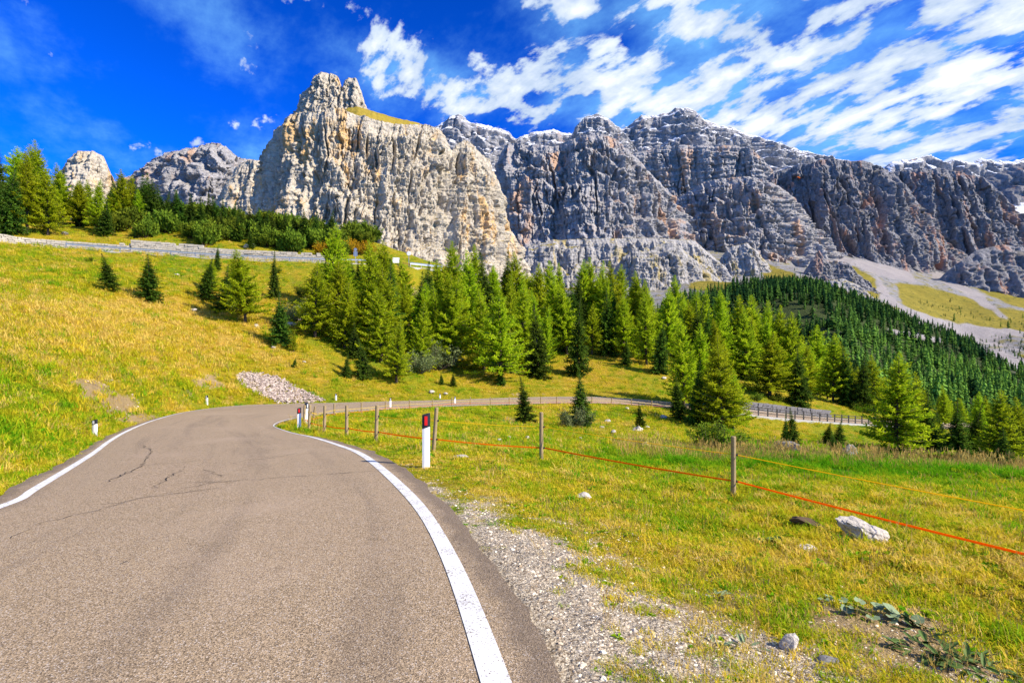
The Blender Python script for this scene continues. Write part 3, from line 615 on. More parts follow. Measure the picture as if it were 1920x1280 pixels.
mountain('mountain', [(1610, 350, 2150), (1640, 326, 2130), (1700, 319, 2100), (1760, 316, 2080), (1802, 323, 2060), (1842, 332, 2050), (1882, 370, 2050), (1908, 410, 2060), (1945, 432, 2080), (1990, 470, 2100)],
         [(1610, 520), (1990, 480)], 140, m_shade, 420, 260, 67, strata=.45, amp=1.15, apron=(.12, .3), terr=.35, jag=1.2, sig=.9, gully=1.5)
# left-hand massifs
mountain('mountain', [(60, 380, 930), (100, 345, 920), (112, 326, 910), (124, 306, 900), (135, 291, 890), (150, 283, 880), (175, 283, 880), (193, 292, 885), (203, 316, 890), (212, 331, 900), (220, 352, 915), (235, 400, 930)], 460, 70, m_bastion, 220, 170, 71, amp=.8, apron=(.2, .3), jag=1.0, sig=.9)
mountain('mountain', [(215, 352, 1090), (240, 332, 1070), (258, 321, 1050), (290, 298, 1020), (320, 284, 1000), (345, 281, 980), (375, 276, 960), (398, 268, 950), (410, 268, 945), (424, 276, 945), (442, 293, 950), (470, 300, 980), (500, 310, 1000), (530, 350, 1020)],
         480, 170, m_wall, 420, 240, 73, amp=1.0, apron=(.25, .45), terr=.8, jag=1.5, sig=.95)
mountain('mountain', [(418, 375, 840), (432, 345, 830), (441, 315, 820), (456, 303, 812), (475, 300, 810), (492, 303, 815), (520, 330, 830)], 480, 50, m_bastion, 150, 190, 79, amp=.8, apron=(.1, .15), jag=1.2, sig=.8)
# the great bastion with its double tower
mountain('mountain', [(545, 235, 700), (556, 210, 690), (566, 186, 682), (573, 170, 678), (584, 164, 672), (590, 144, 670), (602, 137, 668), (622, 137, 668), (634, 144, 668), (641, 164, 668), (646, 152, 668), (654, 146, 668), (668, 148, 668), (676, 170, 670), (686, 202, 674), (705, 222, 690)],
         262, 38, m_bastion, 300, 170, 83, amp=1.0, apron=(.25, .3), terr=.6, jag=.7, sig=.55, gully=1.5)
mountain('grass_slope', [(640, 212, 622), (652, 202, 622), (672, 200, 622), (692, 206, 624), (730, 218, 632), (780, 230, 642), (812, 240, 650)], [(640, 225), (680, 225), (730, 240), (812, 252)], 10, m_alp, 160, 40, 85, amp=.06, apron=(.9, .95), terr=.1, jag=.2)
mountain('mountain', [(478, 440, 735), (486, 380, 705), (492, 330, 680), (503, 283, 655), (514, 248, 640), (536, 224, 622), (560, 210, 610), (590, 212, 602), (610, 206, 600), (635, 203, 602), (650, 208, 603), (668, 212, 606), (690, 220, 610), (720, 228, 616), (760, 234, 625), (800, 233, 636), (822, 242, 644), (836, 262, 652), (848, 282, 660), (858, 270, 664), (872, 262, 668), (884, 268, 672), (900, 290, 680), (916, 302, 688), (930, 332, 700), (945, 390, 720), (956, 432, 740), (976, 472, 770), (1000, 520, 800)],
         600, 95, m_bastion, 900, 480, 89, strata=.7, amp=1.15, apron=(.36, .62), terr=.45, jag=1.3, sig=.85, gully=1.3)
# rock knolls and spire at the foot of the walls
mountain('knoll', [(960, 500, 1050), (990, 462, 1040), (1040, 450, 1040), (1110, 448, 1040), (1200, 446, 1040), (1300, 450, 1060), (1360, 500, 1080)], 590, 160, m_knoll, 420, 170, 91, amp=.7, apron=(.6, .8), terr=.3, jag=1.5, sig=.6, bands=3)
mountain('knoll', [(1095, 560, 900), (1140, 520, 890), (1168, 482, 880), (1190, 466, 880), (1212, 474, 880), (1240, 458, 885), (1262, 452, 890), (1285, 472, 900), (1320, 502, 920), (1360, 535, 940)], 640, 110, m_knoll, 380, 180, 97, amp=.9, apron=(.35, .6), terr=.3, jag=1.6, sig=.75)
mountain('knoll', [(1325, 530, 1200), (1352, 482, 1190), (1372, 462, 1190), (1400, 456, 1190), (1422, 472, 1190), (1442, 502, 1200), (1462, 535, 1210)], 560, 90, m_knoll, 220, 120, 101, amp=.8, apron=(.3, .5), jag=1.2, sig=.6)
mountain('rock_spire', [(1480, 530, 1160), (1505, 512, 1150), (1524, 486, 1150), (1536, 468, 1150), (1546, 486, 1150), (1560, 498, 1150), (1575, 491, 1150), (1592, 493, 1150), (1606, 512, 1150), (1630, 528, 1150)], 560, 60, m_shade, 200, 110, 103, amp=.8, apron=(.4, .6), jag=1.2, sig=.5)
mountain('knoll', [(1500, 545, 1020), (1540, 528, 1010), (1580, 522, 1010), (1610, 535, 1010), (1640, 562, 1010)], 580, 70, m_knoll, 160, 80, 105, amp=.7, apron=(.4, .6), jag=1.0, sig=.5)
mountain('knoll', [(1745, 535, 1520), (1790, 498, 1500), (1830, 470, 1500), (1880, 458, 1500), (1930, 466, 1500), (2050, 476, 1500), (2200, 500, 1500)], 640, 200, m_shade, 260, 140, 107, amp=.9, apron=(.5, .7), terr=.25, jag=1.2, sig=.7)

# ================================================================== CONIFERS
m_bark = plain('bark', (.085, .060, .042), .95, .4, 9)
m_larch = leafmat('larch_needles', (.250, .375, .010), (.560, .630, .022), .48, .22)
m_spruce = leafmat('spruce_needles', (.040, .095, .012), (.130, .210, .020), .28, .25)
m_pine = leafmat('dwarf_pine_needles', (.050, .105, .012), (.185, .235, .018), .30, .25)
m_willow = leafmat('willow_leaves', (.09, .13, .05), (.24, .27, .10), .35, .2)
m_autumn = leafmat('autumn_leaves', (.30, .19, .010), (.58, .33, .015), .40, .2)
m_bushy = leafmat('bush_leaves', (.07, .14, .012), (.22, .26, .02), .35, .2)

def cards(base, dirs, lens, wid_, up, r):
    """Kite-shaped needle sprays: one quad each."""
    d = dirs/np.linalg.norm(dirs, axis=1, keepdims=True)
    s = np.cross(d, up); s /= np.linalg.norm(s, axis=1, keepdims=True)+1e-9
    w = (wid_*lens)[:, None]; l = lens[:, None]
    mid = base+d*l*.45
    V = np.stack([base, mid+s*w, base+d*l, mid-s*w], 1)
    return V
def conifer(seed, kind):
    r = np.random.default_rng(seed); h = 10.0; spruce = kind == 'spruce'
    R0 = (2.10 if spruce else 2.65)*r.uniform(.88, 1.12); z = (.25 if spruce else r.uniform(.7, 1.5)); pts = []; dirs = []; lens = []; shade = []; lim = MB()
    lean = r.normal(0, .01, 2)
    while z < h*.985:
        q = z/h
        prof = (1-q)**(.82 if spruce else .70)*(1 if q > .12 else .72+2.3*q)
        nb = r.integers(5, 8) if spruce else r.integers(5, 9); a0 = r.uniform(0, 6.3)
        for k in range(nb):
            a = a0+2*math.pi*k/nb+r.normal(0, .25)
            L = R0*prof*(r.uniform(.72, 1.12) if spruce else r.uniform(.55, 1.18))
            if not spruce and r.random() < .10: L *= 1.2
            if L < .06: continue
            el = (-.30+.75*q if spruce else -.10+.75*q)+r.normal(0, .10)
            zz = z+r.normal(0, .07); sag = (.26 if spruce else .10)
            n = max(4, int(L*(8.5 if spruce else 9.0))); s = (np.arange(n)+r.uniform(.2, .9, n))/n; s = .10+.90*s
            out = np.array([math.cos(a), math.sin(a), 0]); sidev = np.array([-math.sin(a), math.cos(a), 0])
            def bp(s): return out*(L*s*math.cos(el))[:, None]+np.array([0, 0, 1])*(zz+L*s*math.sin(el)-sag*L*np.sin(s*2.6)*s+(.12*L*s**3))[:, None]
            B = bp(s); B[:, :2] += lean*zz*q*5
            tone = r.uniform(0, 1)
            for sg in (-1, 1, 0, 2):
                ang = r.uniform(.45, 1.05, n); m = len(s)
                if sg in (-1, 1): dv = out*np.cos(ang)[:, None]+sidev*(sg*np.sin(ang))[:, None]+np.c_[np.zeros(m), np.zeros(m), r.normal(-.22 if spruce else .05, .25, m)]
                elif sg == 0: dv = out*.55+np.c_[r.normal(0, .4, m), r.normal(0, .4, m), (-.55 if spruce else -.1)+r.normal(0, .3, m)]
                else: dv = out*.5+np.c_[r.normal(0, .45, m), r.normal(0, .45, m), .45+r.normal(0, .3, m)]
                ll = np.clip((.34*(1.15-s)+.10)*L*r.uniform(.6, 1.2, m), .09, .42 if spruce else .36)
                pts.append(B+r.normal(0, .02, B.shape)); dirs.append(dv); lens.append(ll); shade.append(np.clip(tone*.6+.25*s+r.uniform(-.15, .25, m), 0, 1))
            if L > .7:
                e = bp(np.array([0.0, .5, .9])); e[:, :2] += lean*zz*q*5; lim.tube([tuple(p) for p in e], [.028*L, .02*L, .006], 4, False)
        z += h*(.019+.010*(1-q))*r.uniform(.8, 1.2)*(1.0 if spruce else .98)
    pts, dirs, lens, shade = np.concatenate(pts), np.concatenate(dirs), np.concatenate(lens), np.concatenate(shade)
    up = np.c_[r.normal(0, .55, len(pts)), r.normal(0, .55, len(pts)), np.ones(len(pts))]
    V = cards(pts, dirs, lens, np.full(len(pts), .22 if spruce else .17), up, r)
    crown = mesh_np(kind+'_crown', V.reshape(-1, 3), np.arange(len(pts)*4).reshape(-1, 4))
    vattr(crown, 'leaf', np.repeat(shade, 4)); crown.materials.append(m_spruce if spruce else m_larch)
    tr = lim; zs = np.linspace(-.5, h*.97, 9)
    tr.tube([(lean[0]*z*z/h*5, lean[1]*z*z/h*5, z) for z in zs], [max(.02, .17*(1-z/h)**.9+(.06 if z < 0 else 0)) for z in zs], 7)
    trunk = tr.mesh(kind+'_trunk', True); trunk.materials.append(m_bark)
    return trunk, crown
def shrub(seed, m, nst, hgt, spread, leafl, nleaf, upright=1.0):
    r = np.random.default_rng(seed); pts = []; dirs = []; lens = []; sh = []; st = MB()
    for k in range(nst):
        a = r.uniform(0, 6.3); rr_ = spread*math.sqrt(r.uniform(0, 1)); b = np.array([math.cos(a)*rr_*.25, math.sin(a)*rr_*.25, -.1]); tip = np.array([math.cos(a)*rr_, math.sin(a)*rr_, hgt*r.uniform(.6, 1.0)*(1-.45*(rr_/spread)**2)])
        midp = b*.5+tip*.5+np.array([math.cos(a)*rr_*.2, math.sin(a)*rr_*.2, -.05*hgt])
        st.tube([tuple(b), tuple(midp), tuple(tip)], [.035, .022, .008], 4, False)
        s = r.uniform(.30, 1.0, nleaf); B = (1-s)[:, None]**2*b+2*((1-s)*s)[:, None]*midp+(s**2)[:, None]*tip
        B = B+r.normal(0, .085*hgt, B.shape)*(s[:, None]*.7+.3); D = (tip-midp)/np.linalg.norm(tip-midp)*upright+r.normal(0, .75, B.shape)
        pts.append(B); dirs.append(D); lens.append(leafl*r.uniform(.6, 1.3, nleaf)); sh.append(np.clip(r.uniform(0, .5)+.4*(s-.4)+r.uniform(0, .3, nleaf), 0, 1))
    pts, dirs, lens, sh = map(np.concatenate, (pts, dirs, lens, sh))
    V = cards(pts, dirs, lens, np.full(len(pts), .24), r.normal(0, 1, pts.shape), r)
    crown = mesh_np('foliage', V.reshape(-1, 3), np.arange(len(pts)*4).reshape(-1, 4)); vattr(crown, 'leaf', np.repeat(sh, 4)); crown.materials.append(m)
    stem = st.mesh('stems', True); stem.materials.append(m_bark)
    return stem, crown
LAR = [conifer(100+i, 'larch') for i in range(6)]; SPR = [conifer(200+i, 'spruce') for i in range(5)]
PIN = [shrub(300+i, m_pine, 16, 2.8, 1.7, .42, 190, 2.2) for i in range(4)]
WIL = [shrub(400+i, m_willow, 26, 2.6, 2.2, .20, 90, .3) for i in range(2)]; AUT = [shrub(500+i, m_autumn, 24, 2.6, 1.9, .24, 80, .4) for i in range(2)]; BSH = [shrub(600+i, m_bushy, 24, 2.0, 1.6, .20, 80, .5) for i in range(2)]
def variant(lib, name, part):
    tr, cr = lib
    return tr, cr
n_tree = 0
def place(lib, kind, x, y, h, label, group=None, wide=1.0, base=10.0, z=None):
    """A tree or shrub: an Empty at its foot with its trunk (stems) and crown (foliage) as children."""
    global n_tree; n_tree += 1
    r = random.Random(n_tree*7+3)
    tr, cr = lib[n_tree % len(lib)]
    zz = H(x, y) if z is None else z
    o = empty(kind, (x, y, zz-.05), label, 'tree' if 'tree' in kind else 'shrub', group, r.uniform(0, 6.28))
    k = h/base; o.scale = (k*wide, k*wide, k)
    names = ('trunk', 'crown') if 'tree' in kind else ('stems', 'foliage')
    for nm, me in zip(names, (tr, cr)):
        c = bpy.data.objects.new(nm, me); COL.objects.link(c); c.parent = o
    return o
def T(kind, px, base, top, label, wide=1.0, Y=None, group=None, hint=2.0):
    """A conifer whose foot stands on the ground where the sight line through (px, base) meets it; or at distance Y when its foot is hidden."""
    if Y is None: x, y, z = hit(px, base, hint, 120)
    else: x, y = (px-960)/F*Y, Y; z = H(x, y)
    zt = CZ+(HZ-top)/F*y; h = max(.6, zt-z)
    lib, nm = (LAR, 'larch_tree') if kind == 'L' else (SPR, 'spruce_tree')
    return place(lib, nm, x, y, h, label, group, wide, z=z)
def S(lib, nm, px, base, h, label, wide=1.0, Y=None, group=None, hh=2.6):
    if Y is None: x, y, z = hit(px, base, 2, 125)
    else: x, y = (px-960)/F*Y, Y; z = H(x, y)
    return place(lib, nm, x, y, h, label, group, wide, base=hh, z=z)

# --- above the upper road, left
GA = 'conifers above the upper road'
T('S', 18, 440, 306, 'dark spruce at the left edge of the picture above the upper road', 1.1, group=GA)
T('L', 51, 440, 278, 'tall airy larch with pale trunk showing to its foot, above the upper road', 1.0, group=GA)
T('L', 76, 430, 262, 'tallest conifer of the upper left clump, its feathery tip highest against the sky', .95, Y=96, group=GA)
T('L', 90, 444, 318, 'yellow green larch with bare lower trunk right of the tall airy larch', 1.05, group=GA)
T('L', 118, 436, 306, 'broad larch standing just left of the round rock dome', .95, Y=92, group=GA)
T('S', 112, 430, 318, 'dark spruce half hidden between two larches left of the rock dome', .9, Y=100, group=GA)
T('S', 158, 436, 345, 'dark spruce in front of the foot of the round rock dome', 1.1, Y=94, group=GA)
T('L', 180, 444, 334, 'pointed larch standing before the right flank of the round rock dome', 1.05, Y=89, group=GA)
T('S', 198, 446, 372, 'low dark spruce with skirts to the ground on the upper road bank', 1.35, Y=86, group=GA)
T('L', 228, 436, 317, 'twin topped larch right of the rock dome, its left top', 1.0, Y=93, group=GA)
T('L', 243, 436, 324, 'slightly lower larch touching the twin top right of the rock dome', .95, Y=94, group=GA)
T('S', 4, 440, 334, 'dark spruce cut by the left picture border above the upper road', 1.2, Y=86, group=GA)
T('S', 36, 436, 345, 'small dark spruce behind the pale larch trunk on the upper bank', 1.2, Y=92, group=GA)
T('L', 262, 436, 352, 'small larch at the upper end of the dwarf pine slope', 1.0, Y=93, group=GA)
for px, top in ((287, 350), (340, 370), (312, 372), (375, 384), (392, 378), (420, 386), (455, 402), (484, 402), (150, 352), (212, 352), (512, 412), (556, 414), (590, 410), (300, 362), (325, 366), (358, 378), (405, 380), (437, 392), (470, 400), (498, 408), (535, 410), (572, 408), (620, 408), (268, 340)):
    T('S', px, 0, top-(15 if px > 225 else 0), 'small spruce peeping out of the dwarf pine thicket above the upper road', 1.25, Y=random.uniform(92, 99), group='small spruces in the dwarf pine thicket')
pr = random.Random(5)
for i in range(64):
    px = pr.uniform(205, 690); Y = 84+pr.random()**.8*22+max(0, (px-450)/240*6)
    S(PIN, 'dwarf_pine', px, 0, pr.uniform(2.2, 3.4), 'dwarf pine '+('at the front' if Y < 90 else 'in the middle' if Y < 98 else 'on the skyline')+' of the thicket'+(' near the low spruce' if px < 330 else ' above the tall stone wall' if px < 520 else ' towards the autumn bushes'), pr.uniform(.9, 1.25), Y=Y, group='dwarf pines above the upper road')
for i in range(16):
    px = pr.uniform(225, 640); Y = 87+pr.random()*12; x = (px-960)/F*Y
    place(SPR, 'spruce_tree', x, Y, pr.uniform(2.8, 4.6), 'young pointed spruce standing among the dwarf pines behind the stone wall', 'young spruces among the dwarf pines', 1.3)
for px, Y, lab in ((668, 91, 'large orange yellow autumn bush behind the road sign'), (690, 92, 'small orange autumn bush right of the road sign'), (604, 89, 'yellowing bush at the right end of the stone wall'), (645, 94, 'orange bush left of the large autumn bush')):
    S(AUT, 'autumn_bush', px, 0, 2.6 if Y > 90 else 2.2, lab, 1.0, Y=Y, group='autumn bushes by the upper road')
S(BSH, 'autumn_bush', 255, 448, 1.2, 'low reddish green bush at the edge of the dwarf pines', 1.4, Y=86)
# --- meadow slope under the upper road
GB = 'conifers on the meadow slope below the upper road'
T('S', 205, 546, 474, 'small dense spruce alone on the meadow, the left one of the lone pair', 1.55, group=GB)
T('S', 280, 566, 474, 'broad dense spruce alone on the meadow, the right one of the lone pair', 1.55, group=GB)
T('S', 386, 566, 482, 'thin pale conifer at the left end of the slope clump below the stone wall', 1.3, group=GB)
T('L', 398, 560, 486, 'yellow green larch behind the thin pale conifer of the slope clump', 1.2, Y=62, group=GB)
T('S', 407, 520, 456, 'slim dark spruce reaching over the stone wall of the upper road', .8, Y=70, group=GB)
T('S', 421, 588, 492, 'dark full spruce left of the big airy larch on the slope', 1.25, group=GB)
T('L', 440, 590, 484, 'narrow larch close behind the big airy larch on the slope', 1.0, Y=58, group=GB)
T('L', 460, 608, 464, 'big airy larch with a bare reddish trunk foot on the meadow slope', 1.25, group=GB)
T('S', 514, 566, 468, 'slender dark spruce spire standing clear before the guard rail', .8, Y=62, group=GB)
T('S', 526, 648, 545, 'stout dark spruce in front of the slender spire on the slope edge', 1.25, group=GB)
T('L', 551, 662, 618, 'small thin larch sapling on the meadow below the stout spruce', .9, group=GB)
T('S', 572, 612, 566, 'short dense spruce among willow bushes on the slope', 1.3, group=GB)
T('L', 590, 560, 505, 'thin young larch behind the willow bushes on the slope', .9, Y=65, group=GB)
T('L', 626, 600, 412, 'tall bright larch whose tip passes above the upper road beside the autumn bush', .95, Y=60, group=GB)
T('S', 611, 610, 498, 'dark spruce shaded on the left flank of the tall bright larch', 1.0, Y=61, group=GB)
T('L', 652, 660, 522, 'lit larch at the foot of the tall bright larch', 1.1, Y=54, group=GB)
T('S', 664, 690, 600, 'dark spruce behind the small pair at the slope foot', 1.1, Y=50, group=GB)
T('S', 682, 712, 632, 'dark spruce with drooping skirts at the foot of the slope above the road', 1.2, group=GB)
T('S', 649, 709, 660, 'smallest full spruce at the slope foot beside the drooping spruce', 1.4, group=GB)
T('L', 704, 640, 445, 'dark trunked larch, left of the tall pair by the upper road bend', 1.0, Y=58, group=GB)
T('L', 724, 620, 447, 'tall larch, right stem of the tall pair by the upper road bend', 1.0, Y=62, group=GB)
T('L', 714, 690, 535, 'mid height larch before the tall larch pair', 1.15, Y=51, group=GB)
T('L', 743, 724, 596, 'bright bushy larch nearest the road beside the grey willow', 1.2, group=GB)
T('L', 758, 640, 526, 'yellowish larch right of the tall larch pair', 1.0, Y=62, group=GB)
T('S', 786, 650, 506, 'dark spruce spire between yellowish larches under the upper road bend', .9, Y=60, group=GB)
T('L', 806, 668, 540, 'larch with a bare lower trunk right of the dark spruce spire', 1.1, group=GB)
S(WIL, 'willow_bush', 548, 606, 2.2, 'grey green willow bush between two spruces on the slope', 1.1)
S(WIL, 'willow_bush', 590, 600, 2.4, 'round willow bush behind the short dense spruce', 1.0, Y=58)
S(WIL, 'willow_bush', 812, 694, 3.0, 'grey leaning willow bush with bare stems near the far road', 1.2)
S(WIL, 'willow_bush', 782, 700, 2.2, 'low willow bush beside the bright bushy larch', 1.0)
S(BSH, 'leafy_bush', 575, 560, 1.8, 'pale leafy bush above the willows under the upper road', 1.2, Y=64)
S(BSH, 'leafy_bush', 520, 480, .9, 'tiny bush below the guard rail of the upper road', 1.2, Y=72)
S(BSH, 'leafy_bush', 170, 492, .7, 'tiny dark bush alone on the upper meadow', 1.4)
for px, b, tp, lab in ((828, 722, 697, 'small spruce sapling by the far road, left of two'), (850, 726, 697, 'small spruce sapling by the far road, right of two'), (552, 688, 668, 'knee high bush sapling on the golden meadow')):
    T('S', px, b, tp, lab, 1.5, group='saplings by the far road')
# --- the wood behind the far road
GC = 'conifers of the wood behind the far road'
for k, px, b, tp, lab, w, Y in (
    ('L', 847, 600, 451, 'tallest larch at the left end of the wood, before the cliff', .95, 72), ('L', 855, 690, 545, 'bright larch with a bare dark trunk before the tallest larch', 1.1, None),
    ('L', 882, 640, 466, 'slim larch right of the tallest left larch of the wood', .85, 68), ('L', 893, 620, 457, 'yellowish larch tip just behind the slim larch before the cliff', .85, 76), ('S', 912, 620, 468, 'dark spruce tip against the pale ochre cliff', .9, 74),
    ('L', 907, 700, 540, 'front larch with thin yellowish boughs, left of a matching pair', 1.1, 58), ('L', 938, 718, 538, 'front larch with a dark trunk, right of a matching pair, nearest the far road', 1.15, None), ('S', 938, 724, 684, 'low dark spruce skirt at the foot of the front larch', 1.8, None),
    ('S', 948, 600, 469, 'thin dark spruce with open boughs before the cliff foot', 1.0, 82), ('L', 970, 620, 470, 'full larch with rounded top at the right edge of the pale cliff', 1.05, 80), ('L', 956, 640, 505, 'thin yellow larch between the open spruce and the full larch', .7, 70),
    ('L', 980, 670, 526, 'yellow green conifer with ragged boughs left of the big dark spruce', 1.0, 62), ('S', 1008, 710, 566, 'big dark full spruce standing on the meadow at the front of the wood', 1.15, None), ('L', 1020, 680, 570, 'thin yellowish larch tight behind the big dark spruce', .8, 62),
    ('L', 1008, 620, 490, 'larch with a narrow tip above the big dark spruce', .9, 82), ('L', 1031, 620, 486, 'round topped larch in the back row, centre of the wood', 1.05, 88), ('L', 1046, 620, 492, 'lower shoulder larch right of the round topped larch', .9, 92),
    ('L', 1032, 640, 515, 'bright larch in front of the round topped larch', 1.0, 74), ('S', 1063, 640, 541, 'dark spruce with layered boughs in the gap of the wood', 1.1, 74), ('S', 1083, 706, 555, 'dark spruce column on the meadow left of the gap, its foot skirted', .95, None),
    ('L', 1090, 600, 484, 'larch of the twin back row pair right of the gap, left one', .95, 92), ('L', 1106, 600, 482, 'larch of the twin back row pair right of the gap, right one', .95, 93), ('L', 1126, 600, 486, 'slim larch next to the twin back row pair', .8, 95),
    ('L', 1148, 620, 487, 'lit larch at the crest of the wood above the dark spruce group', 1.0, 92), ('L', 1162, 620, 494, 'larch tip right beside the lit crest larch', .95, 94), ('S', 1140, 650, 537, 'spruce with silvery lit boughs standing inside the wood', 1.1, 74), ('L', 1170, 650, 550, 'grey green larch right of the silvery spruce', 1.0, 73),
    ('L', 1192, 630, 507, 'larch crest pair before the shaded rock knoll, left tip', 1.0, 88), ('L', 1212, 630, 520, 'larch crest pair before the shaded rock knoll, right tip', 1.0, 86), ('L', 1212, 686, 545, 'tall lit larch at the right corner of the wood on the meadow edge', .95, None), ('S', 1174, 686, 636, 'small lone spruce at the meadow edge before the wood', 1.5, None),
    ('S', 1236, 690, 600, 'small dark spruce leaning on the tall corner larch', 1.1, 64), ('L', 1250, 678, 536, 'yellow green larch right of the corner larch, standing free', 1.0, None), ('L', 1266, 630, 515, 'airy larch in the back row above the shaded rock knoll', 1.0, 88), ('L', 1298, 630, 540, 'larch in the back row before the dark spur, broad top', 1.1, 84),
    ('L', 1318, 640, 538, 'slim larch in the back row before the dark spur', .9, 88), ('L', 1354, 650, 543, 'large rounded larch in the back row before the dark spur', 1.15, 84), ('L', 1388, 650, 552, 'larch tip left of the dark slim spruce in the right wood', 1.0, 82), ('S', 1402, 680, 568, 'dark slim spruce amid bright larches in the right wood', .9, 72),
    ('L', 1410, 650, 551, 'bright broad larch behind the dark slim spruce', 1.15, 82), ('L', 1440, 670, 560, 'bright larch right of the broad larch in the right wood', 1.0, 78), ('L', 1460, 680, 570, 'lower bright larch at the right shoulder of the wood', 1.0, 78), ('L', 1481, 680, 584, 'last bright larch at the right end of the wood crest', 1.0, 77)):
    T(k, px, b, tp, lab, w, Y=Y, group=GC)
fr_ = random.Random(11)
for i in range(64):
    px = fr_.uniform(840, 1480); Y = fr_.uniform(70, 104); x = (px-960)/F*Y; z = H(x, Y)
    lim = np.interp(px, [840, 900, 980, 1100, 1200, 1300, 1400, 1490], [520, 490, 510, 510, 535, 560, 575, 610])
    h = min(fr_.uniform(6.5, 12), CZ+(HZ-lim)/F*Y-z)
    if h < 3: continue
    sp = fr_.random() < .42
    place(SPR if sp else LAR, 'spruce_tree' if sp else 'larch_tree', x, Y, h, 'dark spruce deep in the wood, mostly behind its neighbours' if sp else 'larch deep in the wood, mostly behind its neighbours', 'crowded conifers inside the wood', fr_.uniform(.9, 1.2), z=z)
# --- island of trees before the far road and the right-hand wood
GD = 'conifers around the lower road on the right'
for k, px, b, tp, lab, w, Y in (
    ('L', 1282, 800, 594, 'tall thin larch with two bare trunks on the left of the front clump', .85, 50), ('L', 1312, 800, 604, 'larch behind the front clump, rounded light top', 1.0, 52), ('S', 1272, 812, 702, 'dark ragged spruce at the left corner of the front clump', 1.1, 42),
    ('S', 1305, 828, 672, 'dark tall spruce with a visible trunk in the front clump', 1.0, 40), ('L', 1352, 826, 638, 'bright green larch in front of the clump, nearest the fence post', 1.2, 39), ('S', 1334, 820, 690, 'dark spruce in the shade of the bright front larch', 1.1, 41), ('L', 1340, 790, 622, 'larch right behind the bright front larch', 1.0, 46),
    ('L', 1375, 800, 690, 'low larch at the right flank of the bright front larch', 1.1, 43), ('L', 1443, 746, 620, 'very broad spreading larch above the lower road', 1.75, None), ('S', 1499, 745, 645, 'dark spruce between the broad larch and the golden larch', 1.1, 64), ('L', 1530, 742, 608, 'golden green pyramid larch with a dark trunk foot above the lower road', 1.35, None),
    ('L', 1562, 745, 622, 'slim larch right behind the golden pyramid larch', 1.0, 72), ('L', 1578, 745, 638, 'larch between the golden pyramid larch and the dark full spruce', 1.0, 73), ('S', 1588, 760, 642, 'dark full spruce above the low stone wall of the lower road', 1.25, None), ('S', 1616, 757, 660, 'dark spruce right of the dark full spruce', 1.1, 70), ('L', 1640, 757, 664, 'larch at the right end of the lower road trees, behind the big larch', 1.2, 71),
    ('L', 1680, 867, 658, 'big airy larch with a twin trunk at the meadow edge on the right', 1.2, None), ('L', 1716, 850, 700, 'yellow green conifer behind the big airy larch', 1.1, 46), ('S', 1738, 866, 722, 'ragged spruce with layered boughs right of the big airy larch', 1.3, 40), ('S', 1794, 866, 745, 'dark spruce with a thick trunk, second from the big airy larch', 1.3, 38), ('S', 1826, 840, 750, 'small dark spruce tip behind the thick trunked spruce', 1.1, 48),
    ('L', 1772, 800, 722, 'pale larch far behind the ragged spruce', 1.0, 70), ('L', 1832, 830, 733, 'pale larch behind the dark spruces at the right', 1.0, 62), ('L', 1872, 862, 728, 'tall larch with a bare trunk near the right picture edge', 1.1, 38), ('S', 1881, 878, 798, 'low dark spruce in front of the bare trunked larch', 1.4, 30), ('S', 1897, 862, 748, 'dark spruce before the right picture edge', 1.2, 38), ('L', 1916, 850, 742, 'larch cut by the right picture edge', 1.1, 44),
    ('L', 1850, 820, 740, 'small larch between the pale larch and the bare trunked larch', 1.0, 66), ('S', 1935, 868, 760, 'spruce just past the right picture edge', 1.1, 40), ('S', 1760, 850, 760, 'small spruce in the shade of the ragged spruce', 1.2, 52),
    ('S', 985, 788, 702, 'lone small spruce between fence and far road', 1.25, 31), ('S', 1090, 800, 694, 'bluish lone spruce with a shrubby foot between fence and far road', 1.3, 30), ('S', 1201, 797, 752, 'little spruce in the hollow left of the front clump', 1.2, 33),
    ('S', 1488, 842, 762, 'young spruce on the bank under the guard rail', 1.15, 36), ('S', 1474, 838, 775, 'thin young spruce beside the young bank spruce', 1.0, 38), ('S', 1564, 846, 808, 'stubby small spruce in the shade behind the meadow crest', 1.5, 33), ('S', 1578, 846, 822, 'tiny spruce touching the stubby small spruce', 1.4, 34), ('S', 1551, 810, 790, 'tiny bush spruce on the lit bank', 1.5, 46), ('S', 1572, 806, 786, 'small round bush spruce under the guard rail', 1.7, 47)):
    T(k, px, b, tp, lab, w, Y=Y, group=GD)
for i in range(46):
    px = fr_.uniform(1500, 2040); Y = fr_.uniform(80, 128); x = (px-960)/F*Y; z = H(x, Y)
    lim = np.interp(px, [1500, 1640, 1700, 1800, 1900, 2040], [640, 700, 725, 745, 760, 770]); h = min(fr_.uniform(7, 13), CZ+(HZ-lim)/F*Y-z)
    if h < 2.5: continue
    sp = fr_.random() < .4
    place(SPR if sp else LAR, 'spruce_tree' if sp else 'larch_tree', x, Y, h, 'dark spruce in the crowded slope wood falling away on the right' if sp else 'pale larch in the crowded slope wood falling away on the right', 'conifers of the falling slope wood', fr_.uniform(.95, 1.25), z=z)
S(WIL, 'willow_bush', 1082, 800, 1.3, 'bluish willow shrub at the foot of the lone spruce', 1.0, Y=29.5)
for px, b, h, lab in ((1455, 752, 1.0, 'pale leafy bush on the bank right of the broad larch'), (1490, 757, 1.1, 'bright leafy bush above the stone wall of the lower road'), (1420, 752, .9, 'low leafy bush at the foot of the broad larch'), (1612, 775, 1.3, 'leafy bush behind the wall end of the lower road'), (1345, 842, 1.2, 'yellowish bush at the foot of the front clump')):
    S(BSH, 'leafy_bush', px, b, h, lab, 1.3, hh=2.0)

